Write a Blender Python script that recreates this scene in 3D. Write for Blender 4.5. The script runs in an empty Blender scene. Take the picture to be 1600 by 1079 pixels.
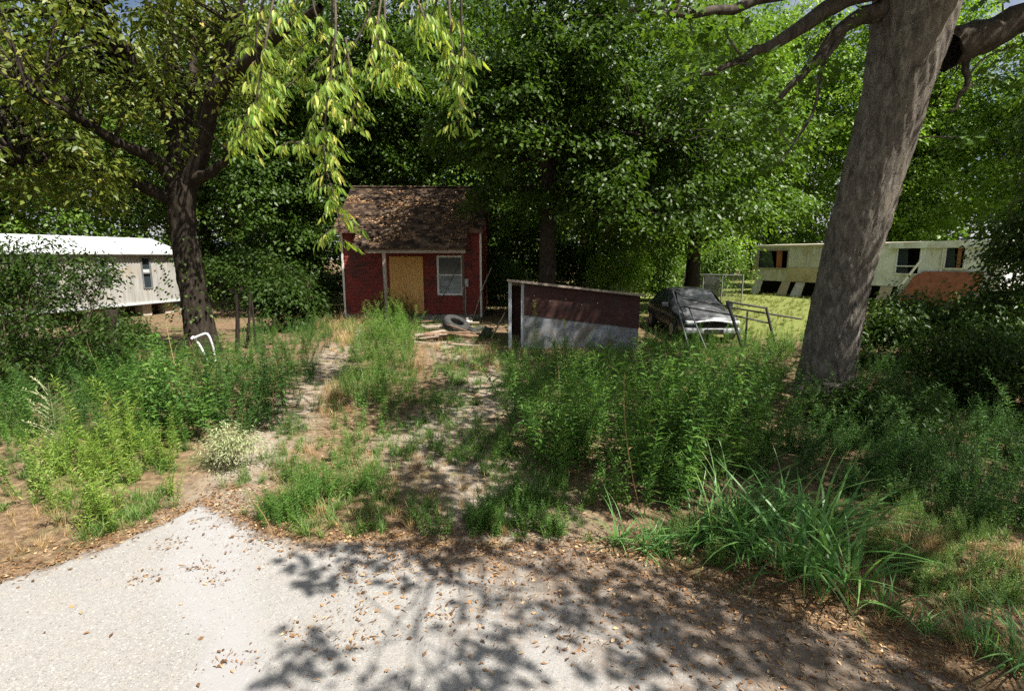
import bpy, math, random
import numpy as np
from mathutils import Vector, Matrix

# ------------------------------------------------------------------ camera, sky, sun, exposure
SC = bpy.context.scene
COL = SC.collection
PITCH = math.radians(9.93)
CAM = np.array([0.0, 0.0, 2.5])
cam_d = bpy.data.cameras.new('camera'); cam = bpy.data.objects.new('camera', cam_d); COL.objects.link(cam)
cam_d.sensor_width = 36; cam_d.lens = 18.0; cam_d.clip_end = 1000; cam_d.clip_start = 0.05
cam.location = CAM; cam.rotation_euler = (math.pi/2 - PITCH, 0, 0)
SC.camera = cam

SUN_EL = math.radians(57)
SUN_AZ = math.atan2(0.62, -0.44)           # to the right and a little behind the camera
TO_SUN = Vector((math.sin(SUN_AZ)*math.cos(SUN_EL), math.cos(SUN_AZ)*math.cos(SUN_EL), math.sin(SUN_EL)))
world = bpy.data.worlds.new('World'); SC.world = world; world.use_nodes = True
wn = world.node_tree; bg = wn.nodes['Background']
sky = wn.nodes.new('ShaderNodeTexSky'); sky.sky_type = 'NISHITA'; sky.sun_disc = False
sky.sun_elevation = SUN_EL; sky.sun_rotation = SUN_AZ; sky.air_density = 1.0; sky.dust_density = 2.0; sky.ozone_density = 1.0
_tc = wn.nodes.new('ShaderNodeTexCoord'); _nz = wn.nodes.new('ShaderNodeTexNoise'); _nz.inputs['Scale'].default_value = 2.6; _nz.inputs['Detail'].default_value = 7; _nz.inputs['Roughness'].default_value = .6
wn.links.new(_tc.outputs['Generated'], _nz.inputs['Vector'])
_cr = wn.nodes.new('ShaderNodeValToRGB'); _cr.color_ramp.elements[0].position = .44; _cr.color_ramp.elements[1].position = .60; wn.links.new(_nz.outputs[0], _cr.inputs[0])
_mx = wn.nodes.new('ShaderNodeMix'); _mx.data_type = 'RGBA'; wn.links.new(_cr.outputs[0], _mx.inputs[0]); wn.links.new(sky.outputs[0], _mx.inputs[6]); _mx.inputs[7].default_value = (7.5, 7.5, 7.6, 1)   # sunlit cloud
wn.links.new(_mx.outputs[2], bg.inputs[0]); bg.inputs[1].default_value = 0.05
sun_d = bpy.data.lights.new('sun', 'SUN'); sun_d.energy = 5.0; sun_d.angle = math.radians(0.45); sun_d.color = (1.0, 0.95, 0.86)
sun = bpy.data.objects.new('sun', sun_d); COL.objects.link(sun)
sun.rotation_euler = TO_SUN.to_track_quat('Z', 'Y').to_euler(); sun.location = (20, -20, 40)
SC.view_settings.view_transform = 'Standard'; SC.view_settings.look = 'None'
SC.view_settings.exposure = 1.2; SC.view_settings.gamma = 1.0; SC.view_settings.use_curve_mapping = False
SC.render.engine = 'CYCLES'
SC.cycles.use_adaptive_sampling = True; SC.cycles.adaptive_threshold = 0.02
SC.cycles.max_bounces = 4; SC.cycles.diffuse_bounces = 3; SC.cycles.transmission_bounces = 2; SC.cycles.glossy_bounces = 2
SC.cycles.transparent_max_bounces = 4; SC.cycles.caustics_reflective = False; SC.cycles.caustics_refractive = False
SC.cycles.use_denoising = False; SC.cycles.denoising_prefilter = 'ACCURATE'
SC.cycles.sample_clamp_indirect = 6.0

# ------------------------------------------------------------------ helpers
random.seed(7)
RNG = np.random.default_rng(11)
CP, SP = math.cos(PITCH), math.sin(PITCH)
def ray(u, v):
    a = (u-800)/800; b = (540-v)/800
    return np.array([a, CP + b*SP, -SP + b*CP])
def at(u, v, Y):
    """world point seen at photo pixel (u, v) that stands Y metres in front of the camera"""
    d = ray(u, v); return CAM + d*(Y/d[1])
def gp(u, v, z=0.0):
    d = ray(u, v); return CAM + d*((z-CAM[2])/d[2])
def hit(u, v, p0, n):
    d = ray(u, v); return CAM + d*(np.dot(np.array(p0)-CAM, n)/np.dot(d, n))

def tag(o, label=None, cat=None, group=None, kind=None):
    if label: o['label'] = label
    if cat: o['category'] = cat
    if group: o['group'] = group
    if kind: o['kind'] = kind
    return o
def empty(name, loc=(0, 0, 0), rz=0.0):
    o = bpy.data.objects.new(name, None); COL.objects.link(o); o.location = loc; o.rotation_euler = (0, 0, rz)
    o.empty_display_size = 0.2
    return o
def np_mesh(name, V, F, rnd=None, smooth=False):
    me = bpy.data.meshes.new(name)
    V = np.ascontiguousarray(V, np.float32); F = np.ascontiguousarray(F, np.int32)
    n, k = F.shape
    me.vertices.add(len(V)); me.vertices.foreach_set('co', V.ravel())
    me.loops.add(n*k); me.loops.foreach_set('vertex_index', F.ravel())
    me.polygons.add(n); me.polygons.foreach_set('loop_start', np.arange(0, n*k, k, dtype=np.int32))
    me.polygons.foreach_set('loop_total', np.full(n, k, np.int32))
    if smooth: me.polygons.foreach_set('use_smooth', np.ones(n, bool))
    me.update(calc_edges=True)
    if rnd is not None:
        at_ = me.attributes.new('rnd', 'FLOAT', 'FACE'); at_.data.foreach_set('value', np.ascontiguousarray(rnd, np.float32))
    return me
def obj(name, me, mat=None, parent=None, loc=None):
    if mat is not None and len(me.materials) == 0: me.materials.append(mat)
    o = bpy.data.objects.new(name, me); COL.objects.link(o)
    if parent is not None: o.parent = parent
    if loc is not None: o.location = loc
    return o

class MB:
    """collects boxes, bars, tubes and faces and links them as one mesh object"""
    def __init__(s): s.v = []; s.f = []; s.sm = []
    def add(s, vs, fs, smooth=False):
        k = len(s.v); s.v += [tuple(map(float, p)) for p in vs]
        s.f += [tuple(i+k for i in f) for f in fs]; s.sm += [smooth]*len(fs); return s
    def box(s, x0, x1, y0, y1, z0, z1):
        return s.add([(x0,y0,z0),(x1,y0,z0),(x1,y1,z0),(x0,y1,z0),(x0,y0,z1),(x1,y0,z1),(x1,y1,z1),(x0,y1,z1)],
                     [(0,3,2,1),(4,5,6,7),(0,1,5,4),(1,2,6,5),(2,3,7,6),(3,0,4,7)])
    def bar(s, a, b, w, h, up=(0,0,1)):
        a = Vector(a); b = Vector(b); d = (b-a).normalized(); up = Vector(up)
        if abs(d.dot(up)) > 0.98: up = Vector((0,1,0))
        sx = d.cross(up).normalized()*w/2; sz = sx.cross(d).normalized()*h/2
        vs = [a-sx-sz, a+sx-sz, a+sx+sz, a-sx+sz, b-sx-sz, b+sx-sz, b+sx+sz, b-sx+sz]
        return s.add(vs, [(0,1,2,3),(4,7,6,5),(0,4,5,1),(1,5,6,2),(2,6,7,3),(3,7,4,0)])
    def tube(s, pts, r, sides=8, cap=True):
        V, F = tube_np(np.array([tuple(p) for p in pts], float), np.full(len(pts), r) if np.isscalar(r) else np.array(r), sides)
        s.add(V, [tuple(q) for q in F], True)
        if cap:
            n = len(V); s.add(V[:sides], [tuple(range(sides))[::-1]]); s.add(V[n-sides:], [tuple(range(sides))])
        return s
    def prism(s, poly, off):
        n = len(poly); off = np.array(off, float); P = [np.array(p, float) for p in poly]
        vs = P + [p+off for p in P]
        return s.add(vs, [tuple(range(n))[::-1], tuple(range(n, 2*n))] + [(i, (i+1) % n, n+(i+1) % n, n+i) for i in range(n)])
    def mesh(s, name):
        me = bpy.data.meshes.new(name); me.from_pydata(s.v, [], s.f)
        me.polygons.foreach_set('use_smooth', s.sm); me.update(); return me
    def build(s, name, mat, parent=None, bevel=0.0):
        o = obj(name, s.mesh(name), mat, parent)
        if bevel:
            m = o.modifiers.new('bevel', 'BEVEL'); m.width = bevel; m.segments = 2; m.limit_method = 'ANGLE'
        return o

def tube_np(P, R, sides=6, lump=0.0, seed=0, ridge=0.0):
    n = len(P); T = np.gradient(P, axis=0); T /= np.linalg.norm(T, axis=1)[:, None] + 1e-9
    ref = np.array([0.3, 1.0, 0.1]); ref = ref/np.linalg.norm(ref)
    A = np.cross(T, ref); nA = np.linalg.norm(A, axis=1)[:, None]
    A = np.where(nA > 0.15, A/np.maximum(nA, 1e-6), np.cross(T, np.array([1.0, 0, 0]))); A /= np.linalg.norm(A, axis=1)[:, None]
    B = np.cross(T, A)
    th = np.linspace(0, 2*np.pi, sides, endpoint=False)
    rr = R[:, None]*np.ones(sides)
    if lump:
        h = np.cumsum(np.r_[0, np.linalg.norm(np.diff(P, axis=0), axis=1)])[:, None]
        t = th[None, :]
        rr = rr*(1 + lump*(0.5*np.sin(3*t+1.3*h+seed) + 0.35*np.sin(5*t-2.1*h+2*seed) + 0.3*np.sin(2*t+3.7*h+seed*3) + 0.25*np.sin(8*t+6.1*h) + 0.18*np.sin(13*t-9*h)))
    if ridge:
        rg = np.random.default_rng(int(abs(seed)*10)+1); acc = 0
        for _ in range(26):
            m_, fz, ph, tw_ = rg.integers(7, 34), rg.uniform(1.5, 9), rg.random()*6.28, rg.uniform(-3, 3)
            acc = acc + np.abs(np.sin(m_*t + fz*h + ph + tw_*np.sin(1.3*h+ph)))*rg.uniform(.4, 1)
        acc = acc-acc.mean(); rr = rr + ridge*acc/acc.std()
        rr = rr + ridge*2.5*np.maximum(0, np.sin(3*t+2.3*h+seed)*np.sin(2.9*h+1))**6
    V = P[:, None, :] + rr[..., None]*(np.cos(th)[None, :, None]*A[:, None, :] + np.sin(th)[None, :, None]*B[:, None, :])
    i = np.arange(n-1)[:, None]*sides; j = np.arange(sides)[None, :]; j2 = (j+1) % sides
    F = np.stack([i+j, i+j2, i+sides+j2, i+sides+j], -1).reshape(-1, 4)
    return V.reshape(-1, 3), F
def cat_mesh(parts):
    Vs, Fs, k = [], [], 0
    for V, F in parts:
        Vs.append(V); Fs.append(F+k); k += len(V)
    return np.concatenate(Vs), np.concatenate(Fs)
def smooth_path(pts, n):
    """Catmull-Rom through rows of pts (any number of columns)"""
    P = np.array(pts, float)
    if len(P) < 3:
        t = np.linspace(0, 1, n)[:, None]; return P[0]*(1-t) + P[-1]*t
    Q = np.vstack([2*P[0]-P[1], P, 2*P[-1]-P[-2]]); out = []
    for s in np.linspace(0, len(P)-1-1e-6, n):
        i = int(s); t = s-i; a, b, c, d = Q[i], Q[i+1], Q[i+2], Q[i+3]
        out.append(0.5*((2*b)+(-a+c)*t+(2*a-5*b+4*c-d)*t*t+(-a+3*b-3*c+d)*t**3))
    return np.array(out)

# leaf templates: columns along, side, up; triangles
LEAF4 = (np.array([[0,0,0],[.42,-.5,.07],[1,0,-.06],[.42,.5,.07]]), np.array([[0,1,2],[0,2,3]]))
LEAF5 = (np.array([[0,0,0],[.38,-.5,.06],[.5,0,-.03],[.38,.5,.06],[1,0,-.16]]), np.array([[0,1,2],[0,2,3],[1,4,2],[2,4,3]]))
LEAF7 = (np.array([[0,0,0],[.3,-.46,.05],[.33,0,-.02],[.3,.46,.05],[.68,-.36,-.04],[.7,0,-.1],[.68,.36,-.04],[1,0,-.24]]),
         np.array([[0,1,2],[0,2,3],[1,4,5],[1,5,2],[2,5,6],[2,6,3],[4,7,5],[5,7,6]]))
LOBED = (np.array([[0,0,0],[.25,-.5,.05],[.42,-.2,0],[.62,-.42,-.02],[.66,-.13,0],[1,0,-.1],[.66,.13,0],[.62,.42,-.02],[.42,.2,0],[.25,.5,.05]]),
         np.array([[0,1,2],[2,3,4],[0,2,4],[4,5,6],[0,4,6],[6,7,8],[0,6,8],[8,9,0]]))
def unit(a): return a/(np.linalg.norm(a, axis=-1, keepdims=True)+1e-9)
def leaves(P, D, N, L, W, tpl=LEAF4, rnd=None):
    """leaf blades at P along D with face normal near N"""
    n = len(P); D = unit(D); S = unit(np.cross(D, N)); N = np.cross(S, D)
    L = np.broadcast_to(np.asarray(L, float), (n,)); W = np.broadcast_to(np.asarray(W, float), (n,))
    T, F = tpl; k = len(T)
    V = P[:, None] + T[None, :, 0:1]*(L[:, None, None]*D[:, None]) + T[None, :, 1:2]*(W[:, None, None]*S[:, None]) + T[None, :, 2:3]*(L[:, None, None]*N[:, None])
    FF = (np.arange(n)*k)[:, None, None] + F[None]
    if rnd is None: rnd = RNG.random(n)
    return V.reshape(-1, 3), FF.reshape(-1, 3), np.repeat(rnd, len(F))
def tri(F): return np.concatenate([F[:, [0,1,2]], F[:, [0,2,3]]]) if F.shape[1] == 4 else F
def cat3(parts):
    Vs, Fs, Rs, k = [], [], [], 0
    for V, F, R in parts:
        F = tri(F) if F.shape[1] == 4 else F
        if len(R) != len(F): R = np.full(len(F), R[0] if len(R) else .5)
        Vs.append(V); Fs.append(F+k); Rs.append(R); k += len(V)
    return np.concatenate(Vs), np.concatenate(Fs), np.concatenate(Rs)

# ------------------------------------------------------------------ materials
def new_mat(name):
    m = bpy.data.materials.new(name); m.use_nodes = True
    nt = m.node_tree; return m, nt, nt.nodes['Principled BSDF']
def ramp(nt, fac, stops, interp='LINEAR'):
    r = nt.nodes.new('ShaderNodeValToRGB'); e = r.color_ramp.elements; r.color_ramp.interpolation = interp
    while len(e) < len(stops): e.new(0.5)
    for el, (p, c) in zip(e, stops): el.position = p; el.color = (*c, 1)
    nt.links.new(fac, r.inputs[0]); return r.outputs[0]
def tex(nt, kind='NOISE', scale=5, detail=6, rough=.6, stretch=None, coord='Object', dist=0):
    tc = nt.nodes.new('ShaderNodeTexCoord'); src = tc.outputs[coord]
    if stretch:
        mp = nt.nodes.new('ShaderNodeMapping'); mp.inputs['Scale'].default_value = stretch
        nt.links.new(src, mp.inputs[0]); src = mp.outputs[0]
    if kind == 'NOISE':
        t = nt.nodes.new('ShaderNodeTexNoise'); t.inputs['Scale'].default_value = scale; t.inputs['Detail'].default_value = detail
        t.inputs['Roughness'].default_value = rough; t.inputs['Distortion'].default_value = dist; o = t.outputs[0]
    elif kind == 'VORONOI':
        t = nt.nodes.new('ShaderNodeTexVoronoi'); t.inputs['Scale'].default_value = scale; o = t.outputs['Color']
    nt.links.new(src, t.inputs['Vector']); return o
def mix(nt, fac, a, b, mode='MIX'):
    n = nt.nodes.new('ShaderNodeMix'); n.data_type = 'RGBA'; n.blend_type = mode
    for s, i in ((fac, 0), (a, 6), (b, 7)):
        if hasattr(s, 'links'): nt.links.new(s, n.inputs[i])
        else: n.inputs[i].default_value = s if i == 0 else (*s, 1)
    return n.outputs[2]
def bump(nt, h, bsdf, strength=.4, dist=.02):
    b = nt.nodes.new('ShaderNodeBump'); b.inputs['Strength'].default_value = strength; b.inputs['Distance'].default_value = dist
    nt.links.new(h, b.inputs['Height']); nt.links.new(b.outputs[0], bsdf.inputs['Normal'])
def surf(name, stops, scale=6, rough=.85, bmp=.3, bdist=.01, stretch=None, spec=.3, metal=0, detail=8, grime=None, gscale=1.5):
    m, nt, p = new_mat(name)
    t = tex(nt, 'NOISE', scale, detail, .65, stretch); c = ramp(nt, t, stops)
    if grime:
        g = tex(nt, 'NOISE', gscale, 6, .7, None, dist=.6)
        gm = ramp(nt, g, [(.48, (0,0,0)), (.66, (1,1,1))]); c = mix(nt, gm, c, grime)
    nt.links.new(c, p.inputs['Base Color'])
    p.inputs['Roughness'].default_value = rough; p.inputs['Specular IOR Level'].default_value = spec; p.inputs['Metallic'].default_value = metal
    if bmp: bump(nt, t, p, bmp, bdist)
    return m
def leaf_mat(name, stops, trans=.36, rough=.45, tcol=None, gain=1.3, spec=.33):
    m, nt, p = new_mat(name)
    a = nt.nodes.new('ShaderNodeAttribute'); a.attribute_name = 'rnd'
    c = ramp(nt, a.outputs['Fac'], stops)
    nt.links.new(c, p.inputs['Base Color']); p.inputs['Roughness'].default_value = rough; p.inputs['Specular IOR Level'].default_value = spec
    tr = nt.nodes.new('ShaderNodeBsdfTranslucent')
    tc = mix(nt, 1.0, c, tcol or (1.2*gain, 1.2*gain, .6*gain), 'MULTIPLY'); nt.links.new(tc, tr.inputs[0])
    ms = nt.nodes.new('ShaderNodeMixShader'); ms.inputs[0].default_value = trans
    nt.links.new(p.outputs[0], ms.inputs[1]); nt.links.new(tr.outputs[0], ms.inputs[2])
    nt.links.new(ms.outputs[0], nt.nodes['Material Output'].inputs[0]); return m

M = {}
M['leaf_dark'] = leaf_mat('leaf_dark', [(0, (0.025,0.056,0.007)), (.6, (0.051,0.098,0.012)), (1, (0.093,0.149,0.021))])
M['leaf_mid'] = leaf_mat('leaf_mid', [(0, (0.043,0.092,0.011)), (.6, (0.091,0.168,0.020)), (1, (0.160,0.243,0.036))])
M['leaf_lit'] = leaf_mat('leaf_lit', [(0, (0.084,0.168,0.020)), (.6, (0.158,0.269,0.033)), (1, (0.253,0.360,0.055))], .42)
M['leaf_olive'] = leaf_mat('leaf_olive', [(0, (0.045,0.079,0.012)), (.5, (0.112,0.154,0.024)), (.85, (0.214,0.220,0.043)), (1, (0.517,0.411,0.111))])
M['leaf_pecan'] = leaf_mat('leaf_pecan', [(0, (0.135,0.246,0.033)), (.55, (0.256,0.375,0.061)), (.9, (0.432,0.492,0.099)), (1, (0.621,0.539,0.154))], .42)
M['leaf_shade'] = leaf_mat('leaf_shade', [(0, (0.016,0.033,0.006)), (.6, (0.032,0.064,0.011)), (1, (0.071,0.110,0.021))], .3, spec=.12)  # dark leaf green; for some bushes it also stands in for deep shade
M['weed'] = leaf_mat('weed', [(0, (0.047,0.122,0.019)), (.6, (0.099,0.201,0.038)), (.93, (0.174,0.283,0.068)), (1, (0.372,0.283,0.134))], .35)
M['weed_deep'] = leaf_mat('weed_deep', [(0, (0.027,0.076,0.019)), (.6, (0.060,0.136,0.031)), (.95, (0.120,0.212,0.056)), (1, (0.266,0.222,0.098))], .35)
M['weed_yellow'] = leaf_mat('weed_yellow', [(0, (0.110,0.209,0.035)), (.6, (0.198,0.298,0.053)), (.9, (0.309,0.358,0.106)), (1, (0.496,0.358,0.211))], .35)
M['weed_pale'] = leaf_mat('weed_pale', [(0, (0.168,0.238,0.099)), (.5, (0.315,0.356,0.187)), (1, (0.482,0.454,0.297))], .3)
M['grass'] = leaf_mat('grass', [(0, (0.057,0.133,0.028)), (.55, (0.116,0.216,0.046)), (.85, (0.220,0.277,0.077)), (1, (0.484,0.349,0.231))], .35)
M['grass_long'] = leaf_mat('grass_long', [(0, (0.055,0.148,0.040)), (.6, (0.110,0.243,0.066)), (1, (0.221,0.349,0.119))], .35, .4)
M['straw'] = leaf_mat('straw', [(0, (.20,.12,.05)), (.5, (.36,.24,.11)), (1, (.52,.40,.22))], .15)
M['litter'] = leaf_mat('litter', [(0, (.07,.038,.02)), (.45, (.20,.105,.05)), (.8, (.36,.21,.10)), (1, (.52,.38,.22))], .1, .8, spec=.15)
M['lawn'] = leaf_mat('lawn', [(0, (.10,.14,.03)), (.6, (.19,.22,.055)), (1, (.36,.34,.12))], .3)

def bark_mat(name, dark, mid, light, patch):
    m, nt, p = new_mat(name)
    t = tex(nt, 'NOISE', 11, 12, .75, (1, 1, .38), dist=.5); c = ramp(nt, t, [(.32, dark), (.5, mid), (.70, light)])
    g = tex(nt, 'NOISE', 2.6, 8, .7, (1, 1, .7), dist=.4); c = mix(nt, ramp(nt, g, [(.47, (0,0,0)), (.63, (.85,.85,.85))]), c, patch)
    g3 = tex(nt, 'NOISE', 5.5, 9, .75); c = mix(nt, ramp(nt, g3, [(.56, (0,0,0)), (.66, (.8,.8,.8))]), c, dark)
    s = tex(nt, 'NOISE', 34, 3, .6, (1, 1, .6)); c = mix(nt, ramp(nt, s, [(.66, (0,0,0)), (.70, (.75,.75,.75))]), c, light)
    nt.links.new(c, p.inputs['Base Color']); p.inputs['Roughness'].default_value = .92; p.inputs['Specular IOR Level'].default_value = .15
    t2 = tex(nt, 'NOISE', 26, 10, .75, (1, 1, .4), dist=.6); bump(nt, mix(nt, .5, t, t2), p, 1.0, .035); return m
M['bark_grey'] = bark_mat('bark_grey', (.045,.038,.033), (.135,.118,.10), (.31,.285,.245), (.20,.175,.14))
M['bark_dark'] = bark_mat('bark_dark', (.010,.008,.006), (.030,.023,.018), (.075,.06,.046), (.035,.029,.02))
M['bark_limb_shaded'] = bark_mat('bark_limb_shaded', (.02,.016,.013), (.06,.05,.04), (.14,.12,.10), (.08,.065,.05))  # limb bark darker than the trunk's, canopy shade put into the colour
M['twig'] = surf('twig', [(.3, (.04,.03,.02)), (.7, (.11,.085,.06))], 20, .9, 0)

# ------------------------------------------------------------------ ground and road
def edge_line():
    px = [(0,905),(70,885),(135,858),(200,838),(262,812),(290,800),(318,782),(355,806),(420,832),(480,845),(560,846),(700,850),(830,848),(900,856),(1000,872),(1100,905),(1250,965),(1400,1015),(1560,1079)]
    g = [gp(*q)[:2] for q in px]
    return np.array([(-40, -14), (-14, -2.0), (-7, 1.4)] + [tuple(q) for q in g] + [(5.2, .9), (9, -2.0), (40, -25)])
EDGE = edge_line()
EDGE = EDGE[np.argsort(EDGE[:, 0])]
def edge_y(x): return np.interp(x, EDGE[:, 0], EDGE[:, 1])
def wob(x, y, s, k=0.0):
    return (np.sin(1.7*x*s+2.1*k+.8*np.sin(1.3*y*s)) + np.sin(2.3*y*s+1.1*k+.9*np.sin(1.9*x*s+k)) + .6*np.sin(4.1*x*s-3.3*y*s+k))/2.6
def gz(x, y):
    x = np.asarray(x, float); y = np.asarray(y, float)
    d = y-edge_y(x); t = np.clip(d/1.2, 0, 1)
    z = t*(.03 + .05*wob(x, y, .45) + .025*wob(x, y, 1.3, 2)) - .05*(1-np.clip((d+.10)/.12, 0, 1))
    return z - .012
def pts_in(poly, n, rng=RNG):
    P = np.array(poly); lo, hi = P.min(0), P.max(0); out = []
    tot = 0
    while tot < n:
        q = lo + rng.random((max(n*3, 50), 2))*(hi-lo); ins = np.zeros(len(q), bool)
        j = len(P)-1
        for i in range(len(P)):
            a, b = P[i], P[j]
            c = ((a[1] > q[:, 1]) != (b[1] > q[:, 1])) & (q[:, 0] < (b[0]-a[0])*(q[:, 1]-a[1])/(b[1]-a[1]+1e-12)+a[0])
            ins ^= c; j = i
        out.append(q[ins]); tot += ins.sum()
    return np.concatenate(out)[:n]
def gpoly(px): return [tuple(gp(*q)[:2]) for q in px]

DRIVE_L = np.array([tuple(gp(*q)[:2]) for q in [(330,790),(400,715),(450,655),(500,600),(520,560),(560,525),(600,508)]])
DRIVE_R = np.array([tuple(gp(*q)[:2]) for q in [(830,870),(760,760),(660,690),(720,650),(760,625),(740,575),(715,548),(690,520)]])
def near_line(x, y, L, w):
    best = np.full(np.shape(x), 9.0)
    for a, b in zip(L[:-1], L[1:]):
        d = b-a; t = np.clip(((x-a[0])*d[0]+(y-a[1])*d[1])/(d@d), 0, 1)
        best = np.minimum(best, np.hypot(x-a[0]-t*d[0], y-a[1]-t*d[1]))
    return np.clip(1.25-best/w, 0, 1)
def axis(lo, hi, a, b, fine, grow=1.18):
    c = list(np.arange(a, b+1e-6, fine)); s = fine
    while c[-1] < hi: s *= grow; c.append(min(c[-1]+s, hi))
    s = fine
    while c[0] > lo: s *= grow; c.insert(0, max(c[0]-s, lo))
    return np.array(c)
gx = axis(-300, 300, -13, 13, .11); gy = axis(-60, 400, .5, 22, .11)
X, Y = np.meshgrid(gx, gy); Z = gz(X, Y)
nx, ny = len(gx), len(gy)
I = (np.arange(ny-1)[:, None]*nx + np.arange(nx-1)[None, :])
F = np.stack([I, I+1, I+nx+1, I+nx], -1).reshape(-1, 4)
gme = np_mesh('ground', np.stack([X, Y, Z], -1).reshape(-1, 3), F, smooth=True)
drv = np.maximum(near_line(X, Y, DRIVE_L, .55), near_line(X, Y, DRIVE_R, .8))*(Y > edge_y(X))
lawn = np.clip((X-5.0)/2.0, 0, 1)*np.clip((Y-14.2)/2.5, 0, 1)*np.clip((60-Y)/10, 0, 1)
for nm, ar in (('drive', drv), ('lawn', lawn)):
    a_ = gme.attributes.new(nm, 'FLOAT', 'POINT'); a_.data.foreach_set('value', ar.ravel().astype(np.float32))
def ground_mat():
    m, nt, p = new_mat('ground')
    n1 = tex(nt, 'NOISE', 1.1, 8, .65, dist=.4); n2 = tex(nt, 'NOISE', 14, 8, .7); n3 = tex(nt, 'NOISE', 60, 4, .7)
    soil = ramp(nt, n2, [(.30, (.055,.038,.022)), (.5, (.15,.10,.06)), (.7, (.30,.215,.135))])
    moss = ramp(nt, n2, [(.3, (.03,.05,.012)), (.7, (.10,.13,.035))])
    c = mix(nt, ramp(nt, n1, [(.50, (0,0,0)), (.64, (.8,.8,.8))]), soil, moss)
    grav = ramp(nt, n3, [(.3, (.15,.12,.09)), (.55, (.29,.25,.20)), (.75, (.48,.44,.38))])
    da = nt.nodes.new('ShaderNodeAttribute'); da.attribute_name = 'drive'
    mul = nt.nodes.new('ShaderNodeMath'); mul.operation = 'MULTIPLY'; nt.links.new(da.outputs['Fac'], mul.inputs[0])
    nt.links.new(ramp(nt, tex(nt, 'NOISE', 2.6, 7, .7, dist=.7), [(.36, (0,0,0)), (.56, (1,1,1))]), mul.inputs[1])
    c = mix(nt, mul.outputs[0], c, grav)
    la = nt.nodes.new('ShaderNodeAttribute'); la.attribute_name = 'lawn'
    turf = ramp(nt, n2, [(.3, (.08,.11,.025)), (.55, (.16,.18,.05)), (.75, (.30,.25,.11))]); c = mix(nt, la.outputs['Fac'], c, turf)
    nt.links.new(c, p.inputs['Base Color']); p.inputs['Roughness'].default_value = .95; p.inputs['Specular IOR Level'].default_value = .15
    bump(nt, mix(nt, .5, n2, n3), p, .8, .03); return m
tag(obj('ground', gme, ground_mat()), 'bare brown earth with leaf litter and pale gravel ruts', kind='structure')

def road_mat():
    m, nt, p = new_mat('road')
    n1 = tex(nt, 'NOISE', .55, 6, .6, dist=.3); n2 = tex(nt, 'VORONOI', 62); n3 = tex(nt, 'NOISE', 110, 4, .7); n4 = tex(nt, 'NOISE', 4, 8, .7)
    base = ramp(nt, n1, [(.35, (.19,.182,.172)), (.65, (.27,.263,.255))])
    chips = ramp(nt, n2, [(.1, (.09,.078,.066)), (.5, (.19,.168,.142)), (.85, (.26,.235,.20)), (1, (.48,.45,.40))])
    c = mix(nt, .55, base, chips)
    c = mix(nt, ramp(nt, n4, [(.50, (0,0,0)), (.72, (.55,.55,.55))]), c, (.24,.20,.16))
    c = mix(nt, .35, c, ramp(nt, n3, [(.3, (.10,.10,.10)), (.7, (.55,.55,.55))]))
    sa_ = nt.nodes.new('ShaderNodeAttribute'); sa_.attribute_name = 'smooth_patch'; c = mix(nt, sa_.outputs['Fac'], c, mix(nt, .25, (.29,.286,.292), base))
    da = nt.nodes.new('ShaderNodeAttribute'); da.attribute_name = 'dirt'; dn = tex(nt, 'NOISE', 3.2, 9, .75, dist=.8)
    ad = nt.nodes.new('ShaderNodeMath'); ad.operation = 'ADD'; nt.links.new(da.outputs['Fac'], ad.inputs[0]); nt.links.new(dn, ad.inputs[1])
    dc = ramp(nt, tex(nt, 'NOISE', 22, 8, .7), [(.3, (.07,.05,.035)), (.6, (.17,.125,.09)), (.8, (.30,.24,.18))])
    c = mix(nt, ramp(nt, ad.outputs[0], [(.78, (0,0,0)), (1.0, (.85,.85,.85))]), c, dc)
    nt.links.new(c, p.inputs['Base Color']); p.inputs['Roughness'].default_value = .9; p.inputs['Specular IOR Level'].default_value = .2
    bump(nt, mix(nt, .5, n2, n3), p, .6, .006); return m
rx = axis(-40, 40, -6, 6, .03); re = edge_y(rx)
rg = np.random.default_rng(3); e2 = re + .07*wob(rx, 0*rx, 2.2) + .06*wob(rx, 0*rx+3, 6.5) + .035*wob(rx, 0*rx+1, 17.0) + .02*rg.standard_normal(len(rx))
rows = np.concatenate([[0, .5, .75, .85], np.linspace(.88, .995, 34), [1.0]])
RY = -30 + (e2[None, :]+30)*rows[:, None]; RX = np.broadcast_to(rx, RY.shape)
RZ = np.zeros_like(RY); RZ[-1] -= .02
I = (np.arange(len(rows)-1)[:, None]*len(rx)+np.arange(len(rx)-1)[None, :]); F = np.stack([I, I+1, I+len(rx)+1, I+len(rx)], -1).reshape(-1, 4)
rme = np_mesh('road', np.stack([RX, RY, RZ], -1).reshape(-1, 3), F)
dE = e2[None, :]-RY; dirt = .55*np.exp(-dE/.28) + .36*np.clip((RX+1.6)/1.6, 0, 1)*np.clip(1.3-dE/2.6, 0, 1) + .26*np.clip((RX-.2)/2, 0, 1)
q0, q1 = gp(258, 930)[0]/gp(258, 930)[1], gp(425, 930)[0]/gp(425, 930)[1]; rt = RX/np.maximum(RY, .5)
smp = np.clip((rt-q0+.05*wob(RX, RY, 2.5))/.07, 0, 1)*np.clip((q1-rt)/.08, 0, 1)*(RY > .6)*.85
for nm, ar in (('dirt', dirt), ('smooth_patch', smp)):
    a_ = rme.attributes.new(nm, 'FLOAT', 'POINT'); a_.data.foreach_set('value', np.ascontiguousarray(ar).ravel().astype(np.float32))
tag(obj('road', rme, road_mat()), 'pale grey worn asphalt road end with ragged edge', kind='structure')

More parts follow.
